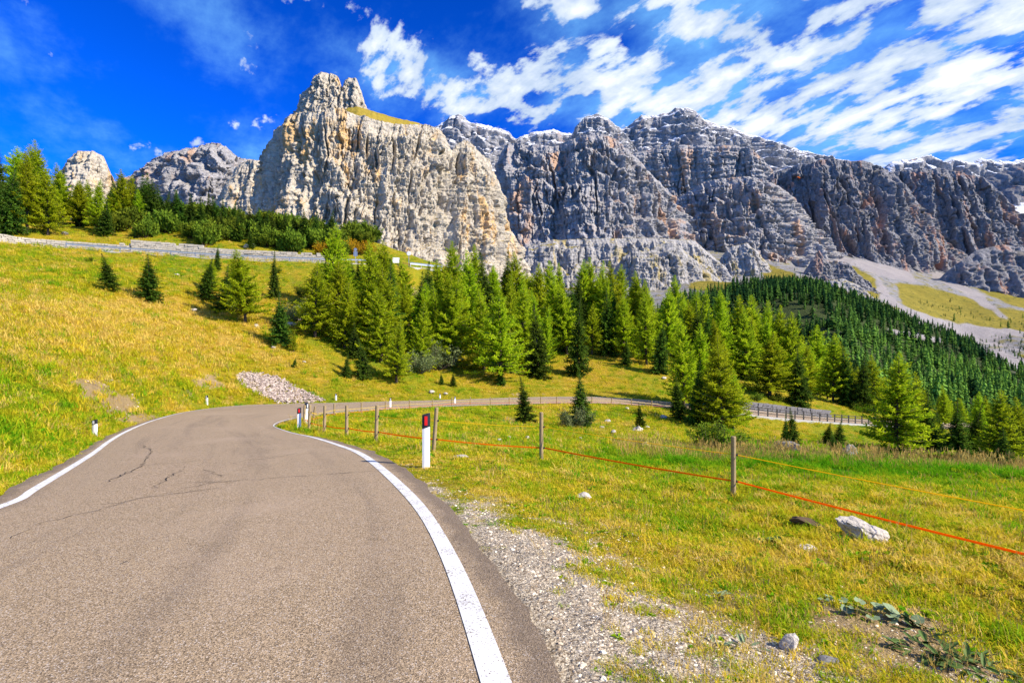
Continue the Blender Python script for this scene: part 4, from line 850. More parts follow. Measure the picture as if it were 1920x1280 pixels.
# --- far wood on the spur and the valley bottom: one mass
def far_tree_mesh(seed):
    """Small conifer of some fifty ragged needle sprays round a dark core."""
    r = np.random.default_rng(seed); V = []; Fc = []; n = 52; wide = r.uniform(.14, .24)
    for i in range(n):
        q = (i+r.uniform(0, 1))/n; z = .05+.95*q; a = r.uniform(0, 6.3); R = wide*(1-q)**.75*r.uniform(.55, 1.25)+.012; k = len(V); dr = np.array([math.cos(a), math.sin(a)]); sd = np.array([-dr[1], dr[0]])*(.35*R+.014)
        V += [(0, 0, z+.05), (*(dr*R*.6+sd), z-.015), (*(dr*R), z-.05+r.normal(0, .02)), (*(dr*R*.6-sd), z-.015)]; Fc += [(k, k+1, k+2), (k, k+2, k+3)]
    k = len(V); V += [(.05, 0, 0), (-.025, .045, 0), (-.025, -.045, 0), (0, 0, 1)]; Fc += [(k, k+1, k+3), (k+1, k+2, k+3), (k+2, k, k+3)]
    return np.array(V), np.array(Fc)
def cone_tree_mesh(seed, levels=7, n=7):
    r = np.random.default_rng(seed); V = []; Fc = []
    for l in range(levels):
        z0 = .06+.80*l/levels; z1 = min(1.0, z0+.34); R = .20*(1-z0)**.8; k = len(V); a0 = r.uniform(0, 6.3)
        for i in range(n):
            a = a0+2*math.pi*i/n; rr_ = R*r.uniform(.5, 1.3); V.append((rr_*math.cos(a), rr_*math.sin(a), z0+r.normal(0, .03)))
        V.append((r.normal(0, .01), r.normal(0, .01), z1)); Fc += [(k+i, k+(i+1) % n, k+n) for i in range(n)]
    return np.array(V), np.array(Fc)
r = np.random.default_rng(77)
protos = [far_tree_mesh(i) for i in range(8)]
cx = r.uniform(1120, 2050, 60000); cr = np.exp(r.uniform(math.log(215), math.log(1250), 60000)); cy = cr; cxx = (cx-960)/F*cy
cz = far_ground(cxx, cy); cpy = HZ-F*(cz-CZ)/cy
keep = inpoly(cx, cpy, FORESTP) & ~inpoly(cx, cpy, GRAVELS[1]) & ~inpoly(cx, cpy, GRAVELS[2]) & (r.random(60000) < np.clip((cy/640)**2*.16+.02, .02, .30)*(.25+1.1*sstep(pnoise(cxx/45, cy/45, 8), -.45, .1)))
low = inpoly(cx, cpy, [(1690, 560), (1790, 590), (1900, 612), (2010, 640), (2010, 622), (1900, 600), (1800, 575)]) | inpoly(cx, cpy, [(1830, 645), (1990, 700), (2000, 640), (1850, 625)])
keep |= low & (r.random(60000) < .14); keep |= (cpy < 640) & (cpy > 500) & (r.random(60000) < .016*(pnoise(cxx/90, cy/90, 5) > 0)) & (cy > 800)
idx = np.where(keep)[0]; Vs, Fs, tn = [], [], []; off = 0
for i in idx:
    v, f = protos[i % 8]; h = min(19, r.lognormal(2.50, .26))*(1 if cy[i] < 800 else .8)*(.55 if low[i] else 1); a = r.uniform(0, 6.3); ca, sa = math.cos(a), math.sin(a)
    w = h*r.uniform(.75, 1.55); q = np.c_[(v[:, 0]*ca-v[:, 1]*sa)*w, (v[:, 0]*sa+v[:, 1]*ca)*w, v[:, 2]*h]+np.array([cxx[i], cy[i], cz[i]-.5])
    Vs.append(q); Fs.append(f+off); off += len(v); tn.append(np.full(len(v), np.clip(.15+.5*pnoise(cxx[i]/70, cy[i]/70, 3)+r.uniform(-.38, .42)+.55*sstep(cx[i], 1540, 1640)*sstep(cy[i], 600, 520), 0, 1)))  # darker spruce tone up left, paler larch lower right: spur's shade painted in
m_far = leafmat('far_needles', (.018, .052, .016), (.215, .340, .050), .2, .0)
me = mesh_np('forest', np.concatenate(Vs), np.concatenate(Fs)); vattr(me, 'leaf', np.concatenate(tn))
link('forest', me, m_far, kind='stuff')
# dark trees on the apron under the bastion
Vs, Fs, tn = [], [], []; off = 0
for i in range(420):
    px = r.uniform(640, 850); Y = r.uniform(150, 330); x = (px-960)/F*Y; z = float(far_ground(np.array([x]), np.array([Y]))[0])
    lim = np.interp(px, [640, 700, 760, 850], [420, 455, 490, 515])
    h = min(r.uniform(9, 16), CZ+(HZ-lim-r.uniform(0, 25))/F*Y-z)
    if h < 3: continue
    v, f = protos[i % 8]; Vs.append(np.c_[v[:, 0]*h*1.2+x, v[:, 1]*h*1.2+Y, v[:, 2]*h+z]); Fs.append(f+off); off += len(v); tn.append(np.full(len(v), r.uniform(0, .6)))
if Vs:
    me = mesh_np('forest', np.concatenate(Vs), np.concatenate(Fs)); vattr(me, 'leaf', np.concatenate(tn)); link('forest', me, m_far, kind='stuff')
for i in range(30):
    px = fr_.uniform(580, 850); Y = fr_.uniform(51, 76); x = (px-960)/F*Y; z = H(x, Y); h = fr_.uniform(5, 13); h = min(h, CZ+(HZ-485)/F*Y-z)
    sp = fr_.random() < .3
    if h > 3: place(SPR if sp else LAR, 'spruce_tree' if sp else 'larch_tree', x, Y, h, 'dark spruce among the crowded trees below the upper road bend' if sp else 'larch among the crowded trees below the upper road bend', 'crowded trees below the upper road bend', fr_.uniform(1.0, 1.25), z=z)
for i, (px, Y, h) in enumerate(((-8, 90, 13), (28, 99, 15), (62, 103, 15), (104, 101, 13), (140, 103, 13), (168, 99, 12), (206, 98, 12), (216, 93, 9), (150, 92, 8), (276, 98, 9))):
    x = (px-960)/F*Y; h = min(h, CZ+(HZ-(338 if 98 < px < 222 else 268))/F*Y-H(x, Y)); place(SPR if i % 3 == 0 else LAR, 'spruce_tree' if i % 3 == 0 else 'larch_tree', x, Y, h, 'dark spruce filling the clump above the upper road' if i % 3 == 0 else 'larch filling the clump above the upper road', 'filling trees of the upper left clump', 1.15)
print('far trees', len(idx), 'trees', n_tree)

# ================================================================== ROADSIDE THINGS
m_wood = plain('weathered_wood', (.30, .22, .11), .9, .45, 16)
m_white = plain('white_plastic', (.80, .80, .78), .45, .06, 8)
m_black = plain('black_plastic', (.018, .020, .026), .5, .1, 8)
m_red = plain('red_reflector', (.62, .010, .008), .25, .1, 30, spec=.5)
m_glassy = plain('pale_reflector', (.60, .62, .64), .25, .1, 30, spec=.5)
m_orange = leafmat('orange_tape', (1.0, .33, .010), (1.0, .33, .010), .45, .0)
m_yellow = leafmat('yellow_rope', (1.0, .78, .02), (1.0, .78, .02), .4, .0)
m_steel = plain('galvanised_steel', (.30, .34, .40), .45, .15, 4, .5)
m_darkwood = plain('dark_timber', (.075, .068, .062), .85, .35, 7)
m_stone = plain('wall_stone', (.42, .375, .30), .9, .35, 1.4)
m_stone2 = plain('grey_wall_stone', (.17, .162, .155), .9, .4, 1.6)
m_rock = None
m_rock, t = mat('boulder')
ob = t.n('ShaderNodeTexCoord').outputs['Object']; a = t.noise(ob, 5, 6, .65); b = t.noise(ob, 22, 5, .7)
c = t.mix(a, (.34, .30, .25), (.66, .60, .51)); c = t.mix(t.ss(b, .55, .66, 0, .85), c, (.15, .125, .09)); finish(t, c, .9, t.m('ADD', a, b), .9, .03, .1)
m_grey = plain('grey_boulder', (.22, .21, .195), .95, .5, 3)
m_dirt = plain('turned_earth', (.085, .055, .028), .95, .5, 18)

def delineator(px, base, h, label, red=False, tilt=0.0, rz=0.0, hint=2.0):
    x, y, z = hit(px, base, hint, 80)
    o = empty('delineator_post', (x, y, z), label, 'road post', 'white posts along the road', rz); o.rotation_euler[0] = tilt
    w, dp = .058, .038; sl = .30
    poly = [(-w, -dp), (-w*.4, -dp*1.25), (w*.4, -dp*1.25), (w, -dp), (w, dp*.5), (w*.45, dp*1.5), (-w*.45, dp*1.5), (-w, dp*.5)]
    big = [(a*1.07, b*1.08) for a, b in poly]
    MB().prism(poly, -.12, lambda a, b: h*.755+sl*a).build('post', m_white, o)
    mb = MB(); n = len(big)
    v = [(a, b, h*.745+sl*a) for a, b in big]+[(a, b, h+sl*a*.8) for a, b in big]
    mb.add(v, [tuple(range(n))[::-1], tuple(range(n, 2*n))]+[(k, (k+1) % n, n+(k+1) % n, n+k) for k in range(n)]); mb.build('black_band', m_black, o)
    MB().box((0, -dp*1.42, h*.875), (.046 if red else .05, .012, h*.17)).build('reflector', m_red if red else m_glassy, o)
    return o
delineator(799, 877, .84, 'white road post with red reflector nearest the camera, leaning fence post behind it', True, -.02, .1)
delineator(561, 805, .70, 'white road post with red reflector on the inside of the bend', True, 0, .3)
delineator(573, 796, .80, 'road post seen from the side behind the red reflector post at the bend', False, .05, 1.2)
delineator(178, 821.5, .50, 'white road post with black cap at the foot of the left grass bank', False, 0, -.1)
delineator(388, 760, .55, 'white road post with black cap on the outer side of the bend', False, 0, -.1, 20)
delineator(630, 752, .48, 'white road post at the end of the stone scree pile', False, 0, 0, 30)
delineator(732, 764.5, .62, 'road post on the near edge of the far road, left one', False, 0, .2, 26)
delineator(853, 757, .52, 'road post on the near edge of the far road behind the fence, right one', False, 0, .2, 30)
delineator(825, 748, .42, 'short plain white post on the far verge of the far road', False, 0, 0, 40)

# --- pasture fence with tape and rope
fence = empty('pasture_fence', (3.0, 7.6, H(3.0, 7.6)), 'wooden pasture fence with orange tape and yellow rope along the inside of the road bend', 'fence')
fo = Vector(fence.location)
FPTS = [(None, 5.5, 4.3, 1.0, 0, 0), (1375, 935, 0, 1.0, .0, 0), (1015, 865, 0, .94, 0, .01), (813, 846, 0, .86, .07, -.02), (705, 828, 0, .88, .03, 0), (650, 819, 0, .86, .0, 0), (608, 812.5, 0, .84, .02, 0), (579, 805.5, 0, .82, .05, 0), (570, 797, 0, .74, .04, 0), (587, 792, 0, .64, .13, 0),
        (627, 781, 0, .62, 0, 0), (678, 777, 0, .63, 0, 0), (723, 770, 0, .60, 0, 0), (768, 767.5, 0, .62, 0, 0), (811, 764.5, 0, .60, 0, 0), (847, 761, 0, .62, .03, 0), (882, 760, 0, .60, 0, 0), (920, 760, 0, .60, -.04, 0), (955, 759, 0, .60, 0, 0), (1014, 758.5, 0, .58, 0, 0), (1044, 758, 0, .58, 0, 0), (1110, 758, 0, .60, 0, 0), (1146, 758.5, 0, .56, .08, 0), (1184, 761, 0, .56, 0, 0), (1222, 764, 0, .56, 0, 0), (1262, 767, 0, .56, 0, 0)]
lo, up_ = [], []
for i, (px, py, yy, h, lx, ly) in enumerate(FPTS):
    if px is None: x, y = py, yy; z = H(x, y)
    else: x, y, z = hit(px, py, 5 if i < 8 else 18, 70)
    r0 = .040 if i < 4 else .045
    mb = MB(); top = Vector((lx*h, ly*h, h)); n = 10 if i < 8 else 6
    mb.tube([(0, 0, -.25), (0, 0, 0), tuple(top*.5), tuple(top-Vector((0, 0, .012))), tuple(top)], [r0*1.02, r0*1.0, r0*.97, r0*.95, r0*.80], n)
    p = mb.build('post', m_wood, fence); p.location = Vector((x, y, z))-fo
    flo, fup = (.27, .70) if i < 9 else (.25, .52)
    for f_, lst in ((flo, lo), (fup, up_)):
        q = Vector((x, y, z))+top*(f_*1.0/max(h, .001)*h if False else f_); q += Vector((r0+.022, -.01, 0)); lst.append(q)
        if i < 8:
            k = MB().box((0, 0, 0), (.035, .022, .030)).tube([(-.03, 0, 0), (.01, 0, 0)], .008, 6).build('insulator', m_black, p); k.location = q-Vector((x, y, z))-Vector((.012, 0, 0))
def ribbon(pts, w, thick, sag):
    mb = MB(); out = []
    for a, b in zip(pts[:-1], pts[1:]):
        for k in range(8):
            s = k/8; q = a.lerp(b, s); q.z -= sag*4*s*(1-s); out.append(q)
    out.append(pts[-1]); v = []
    for i, q in enumerate(out):
        dv = (out[min(i+1, len(out)-1)]-out[max(i-1, 0)]); dv.z = 0; nn = Vector((-dv.y, dv.x, 0)).normalized()*thick/2
        for sx, sz in ((-1, -1), (1, -1), (1, 1), (-1, 1)): v.append(tuple(q+nn*sx+Vector((0, 0, w/2*sz))-fo))
    f = []
    for i in range(len(out)-1):
        for k in range(4): f.append((i*4+k, i*4+(k+1) % 4, (i+1)*4+(k+1) % 4, (i+1)*4+k))
    mb.add(v, f); return mb
ribbon(lo[:9], .026, .006, .02).build('tape', m_orange, fence, label='orange fence tape')
ribbon(up_[:9], .010, .010, .02).build('rope', m_yellow, fence, label='yellow fence rope')
ribbon(lo[8:], .014, .006, .0).build('tape', m_orange, fence, label='orange fence tape along the far road')
ribbon(up_[8:], .010, .008, .0).build('rope', m_yellow, fence, label='yellow fence rope along the far road')

# --- stone walls
def masonry(path, h0, h1, thick, m, name, label, seed, course=.26, stone=.55):
    r = random.Random(seed); path = [Vector(p) for p in path]; o = empty(name, tuple(path[len(path)//2]), label, 'wall'); base = Vector(o.location)
    d = [0]
    for a, b in zip(path[:-1], path[1:]): d.append(d[-1]+(b-a).length)
    L = d[-1]
    def at(s):
        for i in range(len(path)-1):
            if s <= d[i+1] or i == len(path)-2:
                f_ = (s-d[i])/(d[i+1]-d[i]); return path[i].lerp(path[i+1], f_), (path[i+1]-path[i]).normalized()
    mb = MB(); z = -.15; k = 0
    while z < max(h0, h1):
        ch = course*r.uniform(.8, 1.2); s = -r.uniform(0, .4)
        while s < L:
            w = stone*r.uniform(.55, 1.5); c, dr = at(min(max(s+w/2, 0), L)); hh = h0+(h1-h0)*min(max(s/L, 0), 1)
            if z+ch*.62 < hh*r.uniform(.97, 1.03):
                p = c-base; ang = math.atan2(dr.y, dr.x)+r.uniform(-.05, .05); dz = r.uniform(-.02, .02)
                mb.box((p.x, p.y+r.uniform(-.06, .06), p.z+z+ch/2+dz), (w-.035, thick*r.uniform(.9, 1.1), ch-.03), ang, r.uniform(.93, 1.0) if False else 1.0)
            s += w
        z += ch
    mb.build('masonry', m, o, kind='stuff')
    core = MB(); n = 30; pts = [at(L*i/n)[0]-base for i in range(n+1)]; v = []
    for i, p in enumerate(pts):
        hh = (h0+(h1-h0)*i/n)*.9
        for dy, zz in ((-thick*.36, -.3), (thick*.36, -.3), (thick*.36, hh), (-thick*.36, hh)): v.append((p.x, p.y+dy, p.z+zz))
    f = [(i*4+k, i*4+(k+1) % 4, (i+1)*4+(k+1) % 4, (i+1)*4+k) for i in range(n) for k in range(4)]+[(0, 1, 2, 3), (n*4+3, n*4+2, n*4+1, n*4)]
    core.add(v, f).build('mortar', m_mortar, o); return o
m_mortar = plain('mortar', (.13, .115, .095), .95, .3, 3)
def up_at(px, off=0.0, dz=0.0):
    i = int(np.argmin(np.abs(960+F*UPN[:, 0]/UPN[:, 1]-px))); p = UPN[i]; return (p[0]-.1*off, p[1]+off, p[2]+dz)
masonry([up_at(px, 4.5) for px in range(-150, 214, 20)], 1.5, 1.75, .5, m_stone, 'stone_wall', 'lower rough stone wall along the upper road at the left', 1)
masonry([up_at(px, 4.3) for px in range(214, 612, 20)], 2.35, 1.9, .55, m_stone, 'stone_wall', 'taller pale stone retaining wall along the middle of the upper road', 2)
masonry([tuple(LC[i]+(LC[i]-RC[i])/wid[i]*.75) for i in range(int(NR*22.75/28), int(NR*25.2/28), 6)], .80, .72, .45, m_stone2, 'stone_wall', 'low grey block wall on the far side of the lower road', 3, .24, .5)

# --- guard rails
def rail(path, hgts, rh, m, name, label, step, ph, mp, kerb=None):
    path = [Vector(p) for p in path]; o = empty(name, tuple(path[0]), label, 'guard rail'); b = Vector(o.location)
    for hz_ in hgts:
        v = []; f = []
        for i, p in enumerate(path):
            q = p-b
            for dy, dz in ((-.03, -rh/2), (.03, -rh/2), (.03, 0), (.03, rh/2), (-.03, rh/2), (.0, 0)): v.append((q.x, q.y+dy-.06, q.z+hz_+dz))
        for i in range(len(path)-1):
            for k in range(6): f.append((i*6+k, i*6+(k+1) % 6, (i+1)*6+(k+1) % 6, (i+1)*6+k))
        MB().add(v, f).build('rail', m, o)
    s = 0
    pm = MB().box((0, 0, ph/2-.1), (.09, .09, ph+.2)).mesh('post'); pm.materials.append(mp)
    for a, c in zip(path[:-1], path[1:]):
        d = (c-a).length
        while s < d:
            p = bpy.data.objects.new('post', pm); COL.objects.link(p); p.parent = o; p.location = a.lerp(c, s/d)-b; s += step
        s -= d
    if kerb:
        v = []; f = []
        for p in path:
            q = p-b
            for dy, dz in ((-.22, -.35), (.12, -.35), (.12, .10), (-.22, .10)): v.append((q.x, q.y+dy, q.z+dz))
        for i in range(len(path)-1):
            for k in range(4): f.append((i*4+k, i*4+(k+1) % 4, (i+1)*4+(k+1) % 4, (i+1)*4+k))
        MB().add(v, f).build('kerb', kerb, o)
    return o
m_conc = plain('pale_concrete', (.42, .40, .37), .9, .15, 2)
rail([up_at(px, .35) for px in range(120, 702, 10)], [.60], .20, m_steel, 'guard_rail', 'steel guard rail along the upper road in front of the stone walls', 3.0, .75, m_steel, m_conc)
rail([up_at(px, .35) for px in range(770, 836, 6)], [.62], .30, m_steel, 'guard_rail', 'short steel guard rail at the right end of the upper road', 2.0, .75, m_conc, m_conc)
ir = range(int(NR*22.9/28), int(NR*26.9/28), 4)
rail([tuple(RC[i]-(LC[i]-RC[i])/wid[i]*.45) for i in ir], [.36, .60, .82], .065, m_darkwood, 'guard_rail', 'dark timber guard rail with three bars along the near side of the lower road', 1.15, .9, m_darkwood, m_conc)

# --- small road furniture above
def signpost(px, off, h, label, name, cat):
    p = up_at(px, off); o = empty(name, p, label, cat); MB().tube([(0, 0, -.3), (0, 0, h)], .04, 8).build('pole', m_steel, o); return o
o = signpost(663, 1.2, 2.3, 'grey backed traffic sign on a pole before the autumn bush', 'traffic_sign', 'sign')
mb = MB(); mb.prism([(-.28, -.02), (.28, -.02), (.28, .02), (-.28, .02)], 1.25, 1.95).build('sign_plate', m_steel, o)
mb = MB(); mb.tube([(0, -.03, 2.2), (0, .01, 2.2)], .24, 16).build('sign_plate', m_steel, o)
o = signpost(762, 3.5, 2.6, 'round white traffic mirror on a pole at the end of the upper road', 'traffic_mirror', 'mirror')
MB().tube([(0, -.10, 2.6), (0, -.04, 2.6)], [.30, .34], 18).build('mirror_disc', m_white, o)
p = up_at(740, 1.6); o = empty('notice_board', p, 'white notice board leaning on two legs beside the upper road bend', 'board')
MB().add([(-.5, 0, .7), (.5, 0, .7), (.5, .25, 1.5), (-.5, .25, 1.5), (-.5, .05, .7), (.5, .05, .7), (.5, .30, 1.5), (-.5, .30, 1.5)], [(0, 1, 2, 3), (7, 6, 5, 4), (0, 4, 5, 1), (1, 5, 6, 2), (2, 6, 7, 3), (3, 7, 4, 0)]).build('panel', m_white, o)
for sx in (-.4, .4): MB().tube([(sx, .05, -.3), (sx, .22, 1.4)], .04, 6).build('leg', m_darkwood, o)
m_rust = plain('red_brown_boards', (.33, .10, .05), .8, .3, 6)
p = up_at(754, 2.2); o = empty('shelter', p, 'low shelter with a red brown sloping roof beside the notice board', 'shelter')
MB().add([(-1.1, -.7, .85), (1.1, -.7, .55), (1.1, .7, .75), (-1.1, .7, 1.05), (-1.1, -.7, .93), (1.1, -.7, .63), (1.1, .7, .83), (-1.1, .7, 1.13)], [(3, 2, 1, 0), (4, 5, 6, 7), (0, 1, 5, 4), (1, 2, 6, 5), (2, 3, 7, 6), (3, 0, 4, 7)]).build('roof', m_rust, o)
for sx in (-.9, .9):
    for sy in (-.55, .55): MB().tube([(sx, sy, -.3), (sx, sy, .70)], .05, 6).build('leg', m_darkwood, o)

# --- teal car half hidden behind the front clump
i = int(NR*22.75/28); pc = (RC[i]*.45+LC[i]*.55); hd = RC[i+4]-RC[i-4]
car = empty('parked_car', tuple(pc+np.array([0, 0, .06])), 'small teal hatchback half hidden behind the bright front larch on the lower road', 'car', None, math.atan2(hd[1], hd[0]))
m_teal = plain('teal_paint', (.010, .17, .19), .25, .05, 2, .2, .6); m_win = plain('car_glass', (.05, .07, .09), .08, .1, 2, 0, .8); m_tyre = plain('tyre', (.02, .02, .02), .9)
side = [(-1.85, .30), (-1.80, .85), (-1.55, .95), (-1.15, 1.40), (.25, 1.42), (.85, .98), (1.65, .85), (1.88, .62), (1.85, .28)]
def loft(side, ws):
    n = len(side); v = [(a, -w, b) for (a, b), w in zip(side, ws)]+[(a, w, b) for (a, b), w in zip(side, ws)]
    return MB().add(v, [tuple(range(n)), tuple(range(n, 2*n))[::-1]]+[(k, n+k, n+(k+1) % n, (k+1) % n) for k in range(n)])
loft(side, [.78, .82, .80, .62, .62, .80, .80, .74, .74]).build('body', m_teal, car)
for sg in (-1, 1):
    v = [(-1.38, sg*.80, .98), (.72, sg*.81, .98), (.22, sg*.665, 1.33), (-1.08, sg*.665, 1.33)]
    MB().add(v, [(0, 1, 2, 3)]).build('side_window', m_win, car)
    for xx in (-1.2, 1.2):
        w = MB().tube([(xx, sg*.66, .28), (xx, sg*.84, .28)], .30, 16).build('wheel', m_tyre, car)
        MB().tube([(xx, sg*.835, .28), (xx, sg*.855, .28)], .18, 10).build('rim', m_steel, w)
    MB().box((1.80, sg*.55, .68), (.14, .28, .14)).build('headlight', m_glassy, car)
    MB().box((-1.80, sg*.62, .78), (.06, .18, .20)).build('tail_light', m_red, car)
MB().add([(.30, -.60, 1.40), (.84, -.74, 1.0), (.84, .74, 1.0), (.30, .60, 1.40)], [(0, 1, 2, 3)]).build('windscreen', m_win, car); car.children[-1].location.z = .012
MB().add([(-1.20, -.58, 1.37), (-1.54, -.72, .98), (-1.54, .72, .98), (-1.20, .58, 1.37)], [(0, 1, 2, 3)]).build('rear_window', m_win, car); car.children[-1].location = (-.012, 0, .012)

# --- paraglider before the wall
g0 = P(1497, 335, 1150); o = empty('paraglider', g0, 'tiny orange paraglider gliding before the dark rock wall', 'paraglider', None, .5)
v = []; f = []
for k in range(13):
    a = (k/12-.5)*1.9; xx, zz = 6.2*math.sin(a), 3.2*math.cos(a); ch = 1.5*math.cos(a*.85)
    v += [(xx, -ch, zz-.1), (xx, ch, zz), (xx, -ch*.6, zz+.4)]
for k in range(12): f += [(3*k, 3*k+1, 3*k+4, 3*k+3), (3*k+1, 3*k+2, 3*k+5, 3*k+4), (3*k+2, 3*k, 3*k+3, 3*k+5)]
MB().add(v, f).build('canopy', m_orange, o)
ln = MB()
for k in (1, 4, 8, 11): ln.tube([v[3*k], (0, 0, -4)], .02, 3)
ln.build('lines', m_black, o)
MB().tube([(0, -.4, -4.6), (0, 0, -4.5), (0, .1, -4.1), (0, .05, -3.6), (0, .05, -3.3)], [.12, .22, .26, .24, .1], 8).build('pilot', m_black, o)

# ================================================================== ROCKS
def rockmesh(name, size, seed, sub=3, rough=.28, flat=.0):
    bm = bmesh.new(); bmesh.ops.create_icosphere(bm, subdivisions=sub, radius=1.0)
    co = np.array([v.co[:] for v in bm.verts]); r = np.random.default_rng(seed); o = r.uniform(0, 90, 3)
    n = fbm(co[:, 0]*1.2+o[0], co[:, 1]*1.2+o[1], co[:, 2]*1.2+o[2], 4, .55)
    for k in range(9):                                                    # chip flat faces off
        d = r.normal(0, 1, 3); d /= np.linalg.norm(d); h = r.uniform(.55, .85); s = co@d; co = np.where((s > h)[:, None], co-d*((s-h)*.9)[:, None], co)
    co = co*(1+rough*n)[:, None]*np.array(size)/2
    for v, c in zip(bm.verts, co): v.co = c
    me = bpy.data.meshes.new(name); bm.to_mesh(me); bm.free(); return me
def rock(name, px, py, size, label, m, cat='rock', seed=0, rot=(0, 0, 0), sink=.25, group=None, hint=2.0, sub=3):
    x, y, z = hit(px, py, hint, 120); me = rockmesh(name, size, seed, sub); o = link(name, me, m); o.location = (x, y, z+size[2]*(.5-sink)); o.rotation_euler = rot
    return tag(o, label, cat, group)
rock('boulder', 1618, 1012, (.56, .30, .30), 'largest white boulder in the near meadow, arched, under the orange tape', m_rock, 'boulder', 3, (0, .42, -.15), .18, sub=4)
rock('rock', 1516, 1038, (.24, .16, .10), 'flat white rock half buried left of the arched boulder', m_rock, 'rock', 4, (0, .15, 0), .35)
rock('rock', 1092, 936, (.24, .18, .12), 'white rock alone in the grass left of the second fence post span', m_rock, 'rock', 5, (0, .1, .3), .3)
rock('rock', 866, 859, (.34, .16, .07), 'long flat white rock in the grass right of the nearest road post', m_rock, 'rock', 6, (0, 0, .1), .2)
rock('rock', 1480, 1222, (.16, .10, .11), 'pointed grey white rock at the lower right by the gravel verge', m_rock, 'rock', 7, (.2, -.5, .6), .25)
rock('rock', 1550, 1246, (.16, .10, .06), 'flat grey rock low in the right foreground', m_stone2, 'rock', 8, (0, 0, .2), .3)
rock('earth_mound', 1522, 990, (.50, .26, .14), 'dark mound of turned earth left of the arched boulder', m_dirt, 'mound', 9, (0, .2, -.2), .3)
rock('boulder', 1476, 856, (1.5, .9, .9), 'grey boulder behind the meadow crest under the yellow rope', m_grey, 'boulder', 10, (0, .3, 0), .5, hint=24)
rock('boulder', 1592, 858, (.9, .8, 1.0), 'dark upright boulder in the shade near the stubby spruces', m_grey, 'boulder', 11, (0, 0, .4), .3, hint=24)
rock('boulder', 1196, 808, (.62, .5, .36), 'white rock, biggest of the group in the hollow below the little spruce', m_rock, 'rock', 12, (0, 0, .3), .3, hint=20)
for k, (px, py, s, lab) in enumerate(((1214, 803, .26, 'small white rock right beside the biggest rock of the hollow'), (1140, 792, .36, 'white rock below the far road, left of the hollow rocks'), (1150, 812, .30, 'narrow white rock in the row left of the hollow'), (1128, 803, .28, 'top left stone of the row left of the hollow'), (1208, 834, .30, 'white rock low on the near side of the hollow'), (1244, 786, .50, 'grey rock beside the dark trees of the front clump'), (1232, 818, .26, 'small grey rock right of the hollow rocks'), (1029, 826, .18, 'small white stone right of the second fence post'), (1088, 823, .14, 'little white stone in mid meadow'), (1176, 768, .3, 'pale rock just below the far road by the stakes'), (1305, 765, .5, 'pale rock at the foot of the road wall by the dark trees'), (988, 772+50, .16, 'tiny white stone left of the second fence post'), (955, 822, .15, 'tiny pale stone near the slope foot'), (748, 824, .13, 'white pebble stone near the third fence post'), (936, 827, .16, 'small stone in mid meadow left of the earth scar'))):
    rock('rock', px, py, (s*1.3, s, s*.7), lab, m_rock, 'rock', 20+k, (0, 0, k*.7), .25, 'white rocks of the hollow', 14, 2)
rock('boulder', 468, 466, (1.6, 1.0, 1.1), 'large white boulder above the right part of the stone wall', m_rock, 'boulder', 41, (0, 0, .4), .25, hint=78)
rock('boulder', 122, 440, (.9, .7, .6), 'dark boulder on the grass above the upper road', m_stone2, 'boulder', 42, (0, 0, .4), .25, hint=75)
for k, (px, py, s, lab) in enumerate(((545, 612, 1.0, 'white boulder beside the willow bush on the slope'), (560, 603, .6, 'smaller white boulder right of the willow boulder'), (481, 613, .6, 'flat stone at the foot of the big airy larch'), (362, 585, .6, 'pale stone in a bare strip left of the slope clump'), (332, 517, .45, 'white stone on the upper meadow'), (513, 655, .35, 'white stone on the golden meadow'), (610, 622, .5, 'white stone behind the stout spruces'), (630, 632, .5, 'white stone by the foot of the lit larch'), (810, 738, .55, 'flat white rock on the far road verge'), (835, 741, .4, 'white rock beside the short plain white post'), (768, 548, .8, 'white rock in the bare scar under the upper road bend'), (782, 556, .7, 'second white rock in the bare scar under the upper road bend'), (1245, 712, .5, 'flat grey stone on the meadow before the corner larch'), (1300, 722, .3, 'small stone on the meadow left of the front clump'), (570, 680, .3, 'small white stone near the sapling on the golden meadow'))):
    rock('rock', px, py, (s*1.3, s, s*.6), lab, m_rock, 'rock', 60+k, (0, 0, k*.9), .2, 'stones on the slopes', 30, 2)

